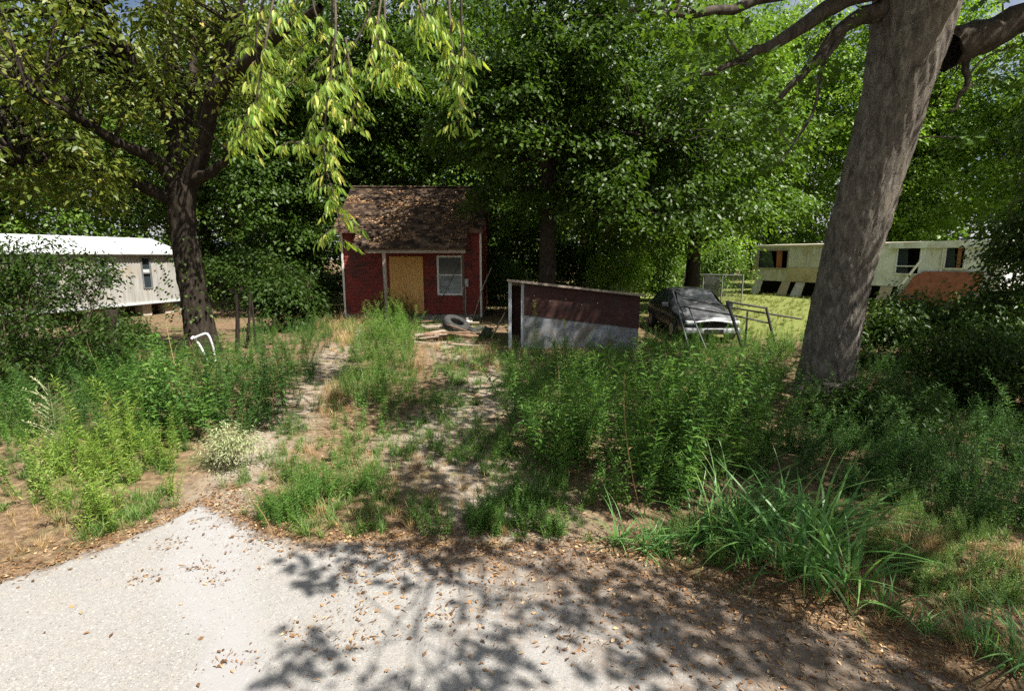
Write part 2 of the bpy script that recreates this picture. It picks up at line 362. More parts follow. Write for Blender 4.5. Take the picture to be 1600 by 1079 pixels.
# ------------------------------------------------------------------ the red house
WOOD_OLD = surf('wood_old', [(.3, (.16,.13,.10)), (.55, (.34,.29,.24)), (.75, (.55,.50,.44))], 7, .85, .5, .006, (9, 9, 1.2))
WOOD_H = surf('wood_h', [(.3, (.15,.115,.085)), (.55, (.32,.26,.21)), (.75, (.52,.45,.38))], 7, .85, .5, .006, (1.2, 9, 9))
RED = surf('red_paint', [(.25, (.08,.017,.014)), (.5, (.20,.034,.027)), (.75, (.29,.06,.045))], 5, .8, .4, .004, (1.5, 6, 6), grime=(.055,.03,.026), gscale=1.6)
WHITE_TRIM = surf('white_trim', [(.25, (.38,.36,.33)), (.5, (.68,.66,.62)), (.8, (.80,.79,.76))], 9, .7, .3, .004, (6, 6, 1))
GLASS, _nt, _p = new_mat('window_glass'); _p.inputs['Base Color'].default_value = (.03,.04,.045,1); _p.inputs['Roughness'].default_value = .08; _p.inputs['Specular IOR Level'].default_value = .6
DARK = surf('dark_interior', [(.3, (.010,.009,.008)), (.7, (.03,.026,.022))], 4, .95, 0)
CONC = surf('concrete', [(.3, (.14,.13,.11)), (.7, (.33,.31,.28))], 8, .9, .5, .01, grime=(.10,.10,.06))
GREYMETAL = surf('grey_metal', [(.3, (.22,.23,.24)), (.7, (.42,.43,.44))], 5, .45, .1, .002, metal=.6)
def plywood():
    m, nt, p = new_mat('plywood')
    t = tex(nt, 'NOISE', 3.2, 8, .6, (5, 5, .5), dist=1.2); c = ramp(nt, t, [(.28, (.42,.20,.055)), (.5, (.62,.33,.10)), (.75, (.72,.44,.16))])
    g = tex(nt, 'NOISE', 6, 6, .7, (1, 1, .55)); tc = nt.nodes.new('ShaderNodeTexCoord'); sp = nt.nodes.new('ShaderNodeSeparateXYZ'); nt.links.new(tc.outputs['Object'], sp.inputs[0])
    mr = nt.nodes.new('ShaderNodeMapRange'); mr.inputs[1].default_value = 1.0; mr.inputs[2].default_value = .25; nt.links.new(sp.outputs[2], mr.inputs[0])
    ad = nt.nodes.new('ShaderNodeMath'); ad.operation = 'MULTIPLY'; nt.links.new(mr.outputs[0], ad.inputs[0]); nt.links.new(ramp(nt, g, [(.50, (0,0,0)), (.60, (1,1,1))]), ad.inputs[1])
    c = mix(nt, ad.outputs[0], c, (.075,.035,.012))
    nt.links.new(c, p.inputs['Base Color']); p.inputs['Roughness'].default_value = .75; bump(nt, t, p, .2, .003); return m
def shingle_mat():
    m, nt, p = new_mat('shingles')
    a = nt.nodes.new('ShaderNodeAttribute'); a.attribute_name = 'rnd'
    c = ramp(nt, a.outputs['Fac'], [(0, (.02,.014,.011)), (.5, (.045,.029,.021)), (.85, (.08,.053,.038)), (1, (.14,.105,.075))])
    g = tex(nt, 'NOISE', 1.9, 9, .75, dist=1.2); c = mix(nt, ramp(nt, g, [(.54, (0,0,0)), (.62, (.85,.85,.85))]), c, (.21,.145,.085))
    g2 = tex(nt, 'NOISE', 2.2, 6, .7); c = mix(nt, ramp(nt, g2, [(.60, (0,0,0)), (.72, (.6,.6,.6))]), c, (.07,.075,.02))
    t = tex(nt, 'NOISE', 40, 6, .7); nt.links.new(c, p.inputs['Base Color']); p.inputs['Roughness'].default_value = .95; p.inputs['Specular IOR Level'].default_value = .15
    bump(nt, t, p, .6, .01); return m
M['shingles'] = shingle_mat()

def build_house():
    YF, YB = 20.2, 24.8
    xL = at(537, 450, YF)[0]; xR = at(752, 450, YF)[0]
    h = empty('red_house', ((xL+xR)/2, YF, 0)); tag(h, 'small red clapboard house with sagging brown shingle roof and boarded door', 'house')
    inv = Matrix.Translation(-Vector(h.location))
    def B(mb, name, mat, parent=h, bevel=0):
        o = mb.build(name, mat, parent, bevel)
        if parent is h: o.matrix_parent_inverse = inv
        return o
    def sub(mb, name, mat, parent, bevel=0):
        o = mb.build(name, mat, parent, bevel); return o
    zt = 3.68
    dx0, dx1 = at(610, 450, YF)[0], at(662, 450, YF)[0]
    wx0, wx1 = at(685, 430, YF)[0], at(722, 430, YF)[0]; wz0, wz1 = 1.02, 2.46
    # wall core with the openings left out
    w = MB()
    z0 = .22
    w.box(xL, dx0, YF, YF+.1, z0, zt).box(dx1, wx0, YF, YF+.1, z0, zt).box(wx1, xR, YF, YF+.1, z0, zt)
    w.box(dx0, dx1, YF, YF+.1, 2.46, zt).box(wx0, wx1, YF, YF+.1, wz1, zt).box(wx0, wx1, YF, YF+.1, z0, wz0)
    w.box(xL, xL+.1, YF+.1, YB, z0, zt).box(xR-.1, xR, YF+.1, YB, z0, zt).box(xL+.1, xR-.1, YB-.1, YB, z0, zt)
    ym = (YF+YB)/2
    for x in (xL, xR-.1): w.prism([(x, YF+.03, zt), (x, YB-.03, zt), (x, ym, 5.22)], (.1, 0, 0))
    wall = B(w, 'wall', RED)
    # clapboards, one by one
    bh = .145; rg = random.Random(4)
    def boards(x0, x1, za, zb, y, side=None):
        z = za
        while z < zb-.02:
            zz = min(z+bh, zb); j = rg.uniform(-.004, .004)
            m = MB()
            if side is None:
                m.add([(x0,y-.017+j*.6,z-.006),(x1,y-.017+j*.6+rg.uniform(-.003,.003),z-.006),(x1,y-.004,zz),(x0,y-.004,zz),(x0,y-.001,z-.006),(x1,y-.001,z-.006),(x1,y-.001,zz),(x0,y-.001,zz)],
                      [(0,1,2,3),(4,7,6,5),(0,4,5,1),(1,5,6,2),(2,6,7,3),(3,7,4,0)])
            else:
                s = side
                m.add([(s+.026,x0,z-.006),(s+.026,x1,z-.006),(s+.004,x1,zz),(s+.004,x0,zz),(s+.001,x0,z-.006),(s+.001,x1,z-.006),(s+.001,x1,zz),(s+.001,x0,zz)],
                      [(0,1,2,3),(4,7,6,5),(0,4,5,1),(1,5,6,2),(2,6,7,3),(3,7,4,0)])
            sub(m, 'siding_board', RED, wall)
            z += bh
    wall_c = 0.06
    boards(xL+.06, dx0-.06, z0+.02, zt, YF); boards(dx1+.06, wx0-.06, z0+.02, zt, YF)
    boards(wx0-.055, wx1+.055, z0+.02, wz0-.06, YF); boards(wx0-.055, wx1+.055, wz1+.06, zt, YF)
    boards(dx0-.055, dx1+.055, 2.54, zt, YF); boards(wx1+.06, xR-.06, z0+.02, zt, YF)
    boards(YF+.06, YB, z0+.02, zt, None, xR)
    for x, mat in ((xL-.01, WHITE_TRIM), (xR-.05, WHITE_TRIM)):
        B(MB().box(x, x+.075, YF-.045, YF+.03, .12, zt), 'corner_board', mat)
    B(MB().box(xL+.02, xR-.02, YF+.012, YB-.05, -.1, z0-.004), 'foundation', CONC)
    # plywood over the door
    d = MB(); d.box(dx0, dx1, YF-.035, YF-.012, .25, 2.47); door = B(d, 'plywood_sheet', plywood()); door['label'] = 'stained plywood sheet nailed over the doorway'
    sub(MB().box((dx0+dx1)/2-.004, (dx0+dx1)/2+.003, YF-.0365, YF-.034, .25, 2.47), 'seam', DARK, door)
    for fx, fz in ((.33, 1.62), (.83, 1.60), (.1, 1.05), (.62, .9)):
        x = dx0+fx*(dx1-dx0); sub(MB().tube([(x, YF-.034, fz), (x, YF-.040, fz)], .022, 8), 'knot_hole', DARK, door)
    B(MB().box(dx0-.055, dx0-.002, YF-.03, YF, z0, 2.5), 'door_casing', RED); B(MB().box(dx1+.002, dx1+.055, YF-.03, YF, z0, 2.5), 'door_casing', RED)
    # sash window
    win = B(MB().box(wx0-.05, wx0+.03, YF-.04, YF+.06, wz0-.05, wz1+.05).box(wx1-.03, wx1+.05, YF-.04, YF+.06, wz0-.05, wz1+.05)
            .box(wx0+.03, wx1-.03, YF-.038, YF+.06, wz1-.03, wz1+.05).box(wx0+.03, wx1-.03, YF-.038, YF+.06, wz0-.05, wz0+.03), 'window', WHITE_TRIM)
    zm = (wz0+wz1)/2+.02
    sub(MB().box(wx0+.03, wx1-.03, YF-.02, YF+.02, zm-.025, zm+.025), 'meeting_rail', WHITE_TRIM, win)
    PANE = surf('dusty_pane', [(.35, (.10,.11,.12)), (.6, (.26,.28,.31)), (.8, (.42,.45,.50))], 2.4, .25, 0, stretch=(1, 1, 2.5), spec=.5)
    sub(MB().box(wx0+.03, wx1-.03, YF+.012, YF+.018, zm+.025, wz1-.03), 'pane', GLASS, win)
    sub(MB().box(wx0+.03, wx1-.03, YF+.002, YF+.008, wz0+.03, zm-.025), 'pane', PANE, win)
    sl = MB()
    for i in range(13):
        z = zm+.04+i*.048
        sl.box(wx0+.04, wx1-.04, YF+.03, YF+.05, z, z+.03)
    sub(sl, 'blind', surf('blind', [(.3, (.16,.17,.19)), (.7, (.40,.42,.46))], 3, .6, 0), win)
    sub(MB().bar((wx0+.05, YF-.05, wz0-.32), (wx1-.08, YF-.05, wz1-.25), .03, .012), 'loose_stick', surf('dark_stick', [(.3,(.03,.02,.02)),(.7,(.07,.05,.05))], 9, .9, 0), win)
    # roof: one slope from ridge down over the porch
    ridge = (ym, 5.34); sl_t = (5.34-3.5)/(ym-19.9)
    def rz(y, sag=0): return 5.34 - sl_t*(ym-y)
    rl, rr = xL-.16, xR+.14
    pl, pr = at(550, 390, 18.9)[0], at(727, 390, 18.9)[0]
    deck = MB()
    deck.prism([(rl, 19.9, rz(19.9)-.10), (rl, ym, 5.24), (rl, YB+.3, rz(19.9)-.10), (rl, YB+.3, rz(19.9)), (rl, ym, 5.34), (rl, 19.9, rz(19.9))][::1], (rr-rl, 0, 0))
    deck.prism([(pl, 18.9, rz(18.9)-.09), (pl, 19.88, rz(19.88)-.09), (pl, 19.88, rz(19.88)-.004), (pl, 18.9, rz(18.9)-.004)], (pr-pl, 0, 0))
    roof = B(deck, 'roof', surf('roof_deck', [(.3, (.05,.035,.025)), (.7, (.13,.09,.06))], 6, .95, 0))
    # shingle tabs, joined (too small to pick apart)
    rg = np.random.default_rng(9); Vs, Fs, Rs, k = [], [], [], 0
    cs = 1/math.sqrt(1+sl_t**2); up = np.array([0, cs, cs*sl_t]); nr = np.array([0, -cs*sl_t, cs])
    y = 18.88; row = 0
    while y < ym-.02:
        x0, x1 = (pl-.03, pr+.03) if y < 19.86 else (rl-.03, rr+.03)
        x = x0 - rg.random()*.2
        while x < x1:
            w_ = rg.uniform(.16, .30); a, b = max(x, x0), min(x+w_-.008, x1)
            if b-a > .03:
                lift = .012+rg.random()*.014 + (.03 if rg.random() < .05 else 0); ln = .26
                off = np.array([0, y-rg.random()*.02, 0]); off[2] = 5.34-sl_t*(ym-off[1])
                p = [off+nr*lift, off+up*ln+nr*.006]
                sag = -.035*math.sin(math.pi*(a-rl)/(rr-rl)) if y > 19.9 else 0
                q = np.array([[a,*p[0][1:]],[b,*p[0][1:]],[b,*p[1][1:]],[a,*p[1][1:]],[a,*(off+nr*.0)[1:]],[b,*(off+nr*.0)[1:]]])
                q[:, 2] += sag*.3
                Vs.append(q); Fs.append(np.array([[0,1,2,3],[4,5,1,0]])+k); k += 6; r_ = rg.random(); Rs += [r_, r_]
            x += w_
        y += .155*cs; row += 1
    sm = obj('shingles', np_mesh('shingles', np.concatenate(Vs), np.concatenate(Fs), np.array(Rs)), M['shingles'], roof); sm['kind'] = 'stuff'
    sub(MB().box(rl-.03, rr+.03, ym-.1, ym+.1, 5.335, 5.372), 'ridge_cap', M['shingles'], roof)
    sub(MB().box(rl+.02, pl-.04, 19.87, 19.9, rz(19.9)-.15, rz(19.9)-.01).box(pr+.04, rr-.02, 19.87, 19.9, rz(19.9)-.15, rz(19.9)-.01), 'fascia', surf('brown_fascia', [(.3,(.08,.04,.03)),(.7,(.2,.12,.09))], 5, .9, .2), roof)
    # porch header and posts
    B(MB().box(pl+.45, pr, 18.93, 19.03, rz(18.95)-.235, rz(18.95)-.10), 'porch_beam', WOOD_H)
    px = at(603, 440, 18.98)[0]
    B(MB().bar((px, 18.98, 0.0), (px-.03, 18.98, rz(18.95)-.236), .12, .10), 'porch_post', WOOD_OLD)
    px2 = at(726, 440, 18.98)[0]
    B(MB().bar((px2-.02, 18.98, 0.0), (px2-.06, 18.98, rz(18.95)-.236), .09, .09), 'porch_post', surf('dark_post', [(.3,(.05,.03,.022)),(.7,(.13,.085,.06))], 7, .9, .3, .005, (8,8,1)))
    B(MB().box(pl+.2, pr+.15, 18.75, YF-.05, -.05, .17), 'porch_slab', CONC, bevel=.02)
    # meter box and conduit
    mx = at(728.5, 446, YF)[0]
    mt = B(MB().box(mx-.10, mx+.10, YF-.16, YF-.03, 1.30, 1.62), 'meter_box', GREYMETAL, bevel=.012)
    sub(MB().tube([(mx, YF-.16, 1.5), (mx, YF-.215, 1.5)], .075, 14), 'meter_dial', surf('dial', [(.3,(.3,.32,.33)),(.7,(.5,.52,.53))], 5, .2, 0), mt)
    B(MB().tube([(mx-.02, YF-.07, 1.3), (mx-.03, YF-.07, .30), (mx+.02, YF-.12, .17), (mx+.13, YF-.16, .12), (mx+.24, YF-.12, .22)], .02, 8), 'conduit', GREYMETAL)
    B(MB().tube([(mx+.22, YF-.04, 1.9), (mx+.2, YF-.04, 3.4)], .014, 6), 'service_wire', surf('wire_dark', [(.3,(.03,.03,.03)),(.7,(.08,.08,.08))], 5, .7, 0))
    # moss-brown leaves lying on the roof
    n = 3600; y = 18.95+RNG.random(n)**.8*3.3; x = np.where(y < 19.9, pl+RNG.random(n)*(pr-pl), rl+RNG.random(n)*(rr-rl))
    kp = wob(x*1.3, y*2.4, 1.1, 3) > .12; x, y = x[kp], y[kp]; n = len(x)
    P = np.stack([x, y, 5.34-sl_t*(ym-y)+.035], -1); th = RNG.random(n)*6.28
    D = np.stack([np.cos(th), np.sin(th)*cs, np.sin(th)*cs*sl_t+.1], -1); N = nr+RNG.normal(0, .3, (n, 3))
    V, F, R = leaves(P, D, N, RNG.uniform(.05, .12, n), RNG.uniform(.03, .06, n), LEAF4)
    tag(obj('fallen_leaves', np_mesh('fallen_leaves', V, F, R), M['litter']), 'brown fallen leaves lying on the house roof', 'leaves', kind='stuff')
build_house()

# ------------------------------------------------------------------ the lean-to shed
def build_shed():
    Y0 = 13.6
    xl = at(797, 500, Y0)[0]; x1 = at(817, 500, Y0)[0]; xr = at(998, 500, Y0)[0]
    ztl, ztr = at(797, 437, Y0)[2], at(998, 461, Y0)[2]
    sh = empty('lean_to_shed', (xl, Y0, 0)); tag(sh, 'low plywood shed with sloping flat roof, dark red above bare grey', 'shed')
    inv = Matrix.Translation(-Vector(sh.location))
    def B(mb, n, m, bevel=0):
        o = mb.build(n, m, sh, bevel); o.matrix_parent_inverse = inv; return o
    GREY = surf('grey_ply', [(.3, (.10,.108,.12)), (.5, (.20,.21,.23)), (.75, (.31,.32,.34))], 3, .85, .3, .004, (1, 3, 1.6), grime=(.16,.13,.10), gscale=2.4)
    MAR = surf('maroon_ply', [(.3, (.032,.014,.012)), (.55, (.062,.024,.02)), (.8, (.115,.06,.05))], 4, .8, .3, .004, (1, 3, 2.5), grime=(.05,.03,.028), gscale=2.0)
    POST = surf('pale_post', [(.3, (.22,.24,.27)), (.55, (.44,.47,.50)), (.8, (.62,.65,.68))], 6, .8, .4, .005, (8, 8, 1))
    def zt(x): return ztl+(ztr-ztl)*(x-xl)/(xr-xl)
    def zs(x): a, b = at(820, 490, Y0)[2], at(985, 512, Y0)[2]; return a+(b-a)*(x-x1)/(xr-x1)
    D = 2.6
    B(MB().prism([(x1+.03, Y0, 0), (xr, Y0, 0), (xr, Y0, zs(xr)), (x1+.03, Y0, zs(x1))], (0, .018, 0)), 'lower_panel', GREY)
    B(MB().prism([(x1+.03, Y0-.012, zs(x1)-.03), (xr+.01, Y0-.012, zs(xr)-.03), (xr+.01, Y0-.012, zt(xr)-.03), (x1+.03, Y0-.012, zt(x1)-.03)], (0, .010, 0)), 'upper_panel', MAR)
    for x, w, m in ((xl, .085, POST), (x1-.01, .08, POST), (xr-.03, .07, WOOD_OLD)):
        B(MB().box(x-w/2, x+w/2, Y0+.022, Y0+.022+.09, -.05, zt(x)-.02), 'post', m)
    for x in (xl, xr-.03): B(MB().box(x-.04, x+.04, Y0+D-.09, Y0+D, -.05, zt(x)-.30), 'post', WOOD_OLD)
    B(MB().prism([(xr+.012, Y0+.12, 0), (xr+.012, Y0+D, 0), (xr+.012, Y0+D, zt(xr)-.30), (xr+.012, Y0+.12, zt(xr)-.06)], (.015, 0, 0)), 'side_panel', MAR)
    B(MB().prism([(xl, Y0+D+.004, 0), (xr, Y0+D+.004, 0), (xr, Y0+D+.004, zt(xr)-.31), (xl, Y0+D+.004, zt(xl)-.31)], (0, .015, 0)), 'back_panel', MAR)
    r = B(MB().prism([(xl-.06, Y0-.10, zt(xl)-.018), (xr+.08, Y0-.10, zt(xr)-.018), (xr+.08, Y0-.10, zt(xr)+.012), (xl-.06, Y0-.10, zt(xl)+.012)], (0, D+.2, -.27)), 'roof', surf('roof_sheet', [(.3,(.13,.115,.10)),(.7,(.34,.31,.28))], 4, .8, .2, .004, grime=(.14,.09,.05)))
    B(MB().bar((xl-.08, Y0-.125, zt(xl)-.012), (xr+.10, Y0-.125, zt(xr)-.012), .03, .055), 'roof_edge', WOOD_H)
    for i in range(5):
        x = x1+.3+i*.42; 
        if x < xr: 
            o = MB().tube([(x, Y0-.014, zt(x)-.35-.1*(i % 2)), (x, Y0-.019, zt(x)-.35-.1*(i % 2))], .012, 6).build('nail_head', WHITE_TRIM, sh); o.matrix_parent_inverse = inv
build_shed()

# ------------------------------------------------------------------ trailers
def frame_local(A, Bp):
    A = np.array(A); d = np.array(Bp)-A; L = np.hypot(d[0], d[1]); e = d/L; return L, e
def build_left_trailer():
    A = gp(287, 489)[:2]; Bq = gp(0, 523)[:2]; L0, e = frame_local(A, Bq); L = 13.5
    e = np.array([e[0], e[1]]); n_out = np.array([-e[1], e[0]])
    if np.dot(n_out, -A) < 0: n_out = -n_out
    t = empty('mobile_home', (A[0], A[1], 0)); tag(t, 'pale ribbed mobile home with white metal roof behind the left bushes', 'mobile home')
    W3 = 3.4
    def p(s, o, z): q = A+e*s-n_out*o; return (q[0]-A[0], q[1]-A[1], z)
    def S(u, v, z=None):
        q = hit(u, v, (A[0], A[1], 0), np.array([n_out[0], n_out[1], 0])); return np.dot(q[:2]-A, e), q[2]
    WALL = surf('ribbed_tan', [(.3, (.22,.215,.20)), (.55, (.34,.333,.315)), (.8, (.43,.425,.405))], 2.5, .6, .1, .003, (3, 3, .4), grime=(.33,.27,.19), gscale=.8)
    ROOF = surf('white_roof', [(.3, (.40,.42,.44)), (.7, (.58,.60,.61))], 1.2, .45, 0)
    z0, z1 = .62, 2.58
    wins = []
    for ua, ub, va, vb in ((219, 238, 403, 450), (150, 172, 402, 447), (60, 90, 402, 452)):
        sa, za = S(ua, va); sb, zb = S(ub, vb); wins.append((min(sa, sb), max(sa, sb), max(z0+.5, min(za, zb)), min(z1-.15, max(za, zb))))
    def ribs(s0, s1, za, zb):
        m = MB(); s = s0; vs = []
        while s < s1-1e-4:
            for ds, o in ((0, 0), (.05, 0), (.07, -.022), (.10, -.022), (.12, 0)):
                if s+ds < s1: vs.append((s+ds, o))
            s += .12
        vs.append((s1, 0)); k = len(vs)
        m.add([p(a, o, za) for a, o in vs]+[p(a, o, zb) for a, o in vs], [(i, i+1, k+i+1, k+i) for i in range(k-1)]); return m
    cur = 0.0; wall = MB()
    for (a, b, za, zb) in sorted(wins):
        for q in (ribs(cur, a, z0, z1), ribs(a, b, z0, za), ribs(a, b, zb, z1)): wall.add(q.v, q.f)
        cur = b
    q = ribs(cur, L, z0, z1); wall.add(q.v, q.f)
    w = wall.build('wall', WALL, t)
    MB().add([p(0, .04, z0), p(0, W3, z0), p(0, W3, z1), p(0, W3/2, z1+.62), p(0, .04, z1)], [(0, 1, 2, 3, 4)]).build('end_wall', WALL, t)
    MB().prism([p(.03, .10, z0), p(.03, W3, z0), p(.03, W3, z1), p(.03, .10, z1)], np.array(p(L, 0, 0))-np.array(p(.06, 0, 0))).build('core', DARK, t)
    for i, (a, b, za, zb) in enumerate(wins):
        f = MB()
        for q0, q1 in (((a, za), (b, za)), ((a, zb), (b, zb)), ((a, za), (a, zb)), ((b, za), (b, zb)), ((a, (za+zb)/2), (b, (za+zb)/2))):
            f.bar(p(q0[0], -.015, q0[1]), p(q1[0], -.015, q1[1]), .05, .05)
        wf = f.build('window', GREYMETAL, t)
        MB().add([p(a, .03, za), p(b, .03, za), p(b, .03, zb), p(a, .03, zb)], [(0, 1, 2, 3)]).build('pane', GLASS, wf)
        MB().add([p(a, .02, za+.45*(zb-za)), p(b, .02, za+.45*(zb-za)), p(b, .02, za+.62*(zb-za)), p(a, .02, za+.62*(zb-za))], [(0, 1, 2, 3)]).build('curtain', ROOF, wf)
    # roof of long metal sheets
    k = int(L/.9); rs = MB().prism([p(-.15, -.22, z1+.03), p(-.15, W3/2, z1+.68), p(-.15, W3+.22, z1+.03), p(-.15, W3+.22, z1-.03), p(-.15, W3/2, z1+.62), p(-.15, -.22, z1-.03)], np.array(p(L+.3, 0, 0))-np.array(p(0, 0, 0))).build('roof', ROOF, t)
    for i in range(k+1):
        s = -.15+i*(L+.3)/k
        MB().bar(p(s, -.22, z1+.045), p(s, W3/2, z1+.695), .03, .03).build('roof_rib', ROOF, rs)
    MB().bar(p(-.1, -.035, z0-.03), p(L, -.035, z0-.03), .05, .1).build('sill_trim', ROOF, t)
    BLK = surf('block', [(.3, (.28,.24,.20)), (.7, (.50,.43,.36))], 7, .95, .3)
    for i, s in enumerate((.3, 1.3, 3.2, 5.2, 7.4, 9.5)):
        MB().prism([p(s, .2, -.1), p(s+.4, .2, -.1), p(s+.4, .2, z0), p(s, .2, z0)], np.array(p(0, .6, 0))-np.array(p(0, .2, 0))).build('block_pier', BLK, t)
    MB().prism([p(.1, 1.2, -.1), p(L, 1.2, -.1), p(L, 1.2, z0), p(.1, 1.2, z0)], np.array(p(0, .05, 0))-np.array(p(0, 0, 0))).build('skirting', surf('rusty_skirt', [(.3,(.16,.08,.04)),(.7,(.36,.22,.12))], 4, .9, 0), t)
build_left_trailer()

def build_far_roof():
    # second trailer, only its roof shows right of the left trunk
    t = empty('far_mobile_home', (-14.6, 31, 0)); tag(t, 'distant white roofed trailer glimpsed right of the left trunk', 'mobile home')
    W_ = surf('far_white', [(.3, (.50,.53,.56)), (.7, (.72,.74,.76))], 2, .5, 0)
    MB().box(-5.5, 1.0, 0, 3.4, .6, 2.75).build('wall', surf('far_tan', [(.3,(.32,.30,.26)),(.7,(.46,.44,.40))], 2, .7, 0), t)
    r = MB().prism([(-5.7, -.2, 2.75), (-5.7, 1.7, 3.35), (-5.7, 3.6, 2.75)], (6.9, 0, 0)).build('roof', W_, t)
    for i in range(8): MB().bar((-5.6+i*.95, -.2, 2.77), (-5.6+i*.95, 1.7, 3.37), .04, .04).build('roof_rib', W_, r)
    for x in (-4.6, -2.6, -.4):
        f = MB().box(x-.4, x+.4, -.03, .02, 1.4, 2.3).build('window', W_, t); MB().box(x-.34, x+.34, -.036, -.031, 1.46, 2.24).build('pane', GLASS, f)
    for x in (-5, -3, -1, .6): MB().box(x-.2, x+.2, .2, .6, -.1, .6).build('block_pier', CONC, t)
build_far_roof()

def build_right_trailer():
    A = gp(1172, 459)[:2]; Bq = gp(1556, 487)[:2]; L, e = frame_local(A, Bq)
    n_out = np.array([-e[1], e[0]])
    if np.dot(n_out, -A) < 0: n_out = -n_out
    t = empty('derelict_trailer', (A[0], A[1], 0)); tag(t, 'derelict cream and white trailer with broken windows behind the leaning trunk', 'trailer')
    W3 = 3.4
    def p(s, o, z): q = A+e*s-n_out*o; return (q[0]-A[0], q[1]-A[1], z)
    def S(u, v):
        q = hit(u, v, (A[0], A[1], 0), np.array([n_out[0], n_out[1], 0])); return np.dot(q[:2]-A, e), q[2]
    CREAM = surf('cream_panel', [(.3, (.37,.35,.30)), (.55, (.52,.50,.46)), (.8, (.62,.61,.57))], 2, .6, .1, .003, (3, 3, .4), grime=(.34,.29,.18), gscale=.7)
    TAN = surf('tan_panel', [(.3, (.36,.29,.19)), (.7, (.52,.44,.31))], 2, .6, .1, .003, grime=(.3,.22,.13), gscale=.7)
    WHT = surf('white_panel', [(.3, (.55,.57,.58)), (.7, (.74,.76,.77))], 2, .5, .1, .003, grime=(.45,.42,.34), gscale=.8)
    RUST = surf('rust_panel', [(.3, (.16,.055,.03)), (.55, (.27,.10,.055)), (.8, (.36,.16,.09))], 3, .85, .2, .004)
    z0 = S(1250, 441)[1]; z1 = S(1250, 386)[1]
    z0 = max(.7, min(z0, 1.1)); z1 = max(2.9, min(z1, 3.4))
    openings = []
    for ua, ub, va, vb in ((1184, 1233, 391, 419), (1398, 1441, 387, 428), (1474, 1512, 379, 420)):
        sa, za = S(ua, vb); sb, zb = S(ub, va); openings.append((sa, sb, max(za, z0+.3), min(zb, z1-.12)))
    def wallmat(s):
        sw = S(1362, 400)[0]; return CREAM if s < sw else WHT
    cur = 0.0; cuts = sorted(openings)
    def panel(a, b, za, zb, mat, nm='wall_panel'):
        if b-a < .02 or zb-za < .02: return
        MB().prism([p(a+.004, 0, za), p(b-.004, 0, za), p(b-.004, 0, zb), p(a+.004, 0, zb)], np.array(p(0, .06, 0))-np.array(p(0, 0, 0))).build(nm, mat, t)
    def run(a, b, za, zb):
        s = a
        while s < b-.01:
            nxt = min(b, (math.floor(s/1.22+1e-6)+1)*1.22); m_ = wallmat((s+nxt)/2)
            zs = z0+.42*(z1-z0)
            if m_ is CREAM and za < zs < zb: panel(s, nxt, za, zs-.012, TAN); panel(s, nxt, zs, zb, CREAM)
            else: panel(s, nxt, za, zb, m_)
            s = nxt
    for a, b, za, zb in cuts:
        run(cur, a, z0, z1); run(a, b, z0, za); run(a, b, zb, z1); cur = b
    run(cur, L, z0, z1)
    MB().add([p(0, .06, z0), p(0, W3, z0), p(0, W3, z1), p(0, .06, z1)], [(0, 1, 2, 3)]).build('end_wall', CREAM, t)
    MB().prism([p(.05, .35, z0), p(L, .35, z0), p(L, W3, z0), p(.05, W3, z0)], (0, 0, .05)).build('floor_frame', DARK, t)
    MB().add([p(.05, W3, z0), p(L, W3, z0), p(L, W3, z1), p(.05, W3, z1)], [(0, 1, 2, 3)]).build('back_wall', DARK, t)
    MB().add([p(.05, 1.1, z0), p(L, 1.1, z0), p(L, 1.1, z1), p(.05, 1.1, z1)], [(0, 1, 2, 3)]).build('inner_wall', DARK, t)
    MB().add([p(L, .06, z0), p(L, W3, z0), p(L, W3, z1), p(L, .06, z1)], [(0, 1, 2, 3)]).build('end_wall', WHT, t)
    rf = MB().prism([p(-.1, -.08, z1), p(L+.1, -.08, z1), p(L+.1, -.08, z1+.13), p(-.1, -.08, z1+.13)], np.array(p(0, W3+.1, .12))-np.array(p(0, -.08, 0))).build('roof', surf('roof_tan', [(.3,(.36,.32,.25)),(.7,(.52,.48,.40))], 2, .6, 0), t)
    s0, s1 = S(1392, 370)[0], L+.2
    MB().prism([p(s0, -.12, z1-.16), p(s1, -.12, z1-.16), p(s1, -.12, z1+.20), p(s0, -.12, z1+.14)], np.array(p(0, .035, 0))-np.array(p(0, 0, 0))).build('white_fascia', WHT, rf)
    for i, (a, b, za, zb) in enumerate(cuts):
        f = MB()
        for q0, q1 in (((a, za), (b, za)), ((a, zb), (b, zb)), ((a, za), (a, zb)), ((b, za), (b, zb))):
            f.bar(p(q0[0], -.02, q0[1]), p(q1[0], -.02, q1[1]), .07, .07)
        if i == 1: f.bar(p(a, -.02, za+.3*(zb-za)), p(b, -.02, za+.3*(zb-za)), .06, .06)
        wf = f.build('window', WHT if i else WOOD_OLD, t)
        if i != 1:
            MB().prism([p(a+.62*(b-a), .03, za), p(a+.80*(b-a), .03, za), p(a+.78*(b-a), .03, zb), p(a+.60*(b-a), .03, zb)], (0, .02, 0)).build('board', RUST, wf)
        MB().add([p(a, .05, za), p(a+.55*(b-a), .05, za), p(a+.4*(b-a), .05, zb), p(a, .05, zb)], [(0, 1, 2, 3)]).build('broken_pane', GLASS, wf)
    for u in (1476,):
        s = S(u, 400)[0]; MB().bar(p(s-.05, -.05, z0), p(s-.05, -.05, z1), .10, .05).build('trim_strip', WHT, t)
    # crawl space, leaning skirting sheets
    for i, s in enumerate(np.arange(.2, L, .95)):
        if i % 3 == 1: continue
        MB().prism([p(s, -.35-.1*(i % 2), -.05), p(s+.62, -.30, -.05), p(s+.66, .02, z0-.02), p(s+.1, .02, z0-.02)], (0, .02, 0)).build('skirting_sheet', (CREAM, WHT, TAN)[i % 3], t)
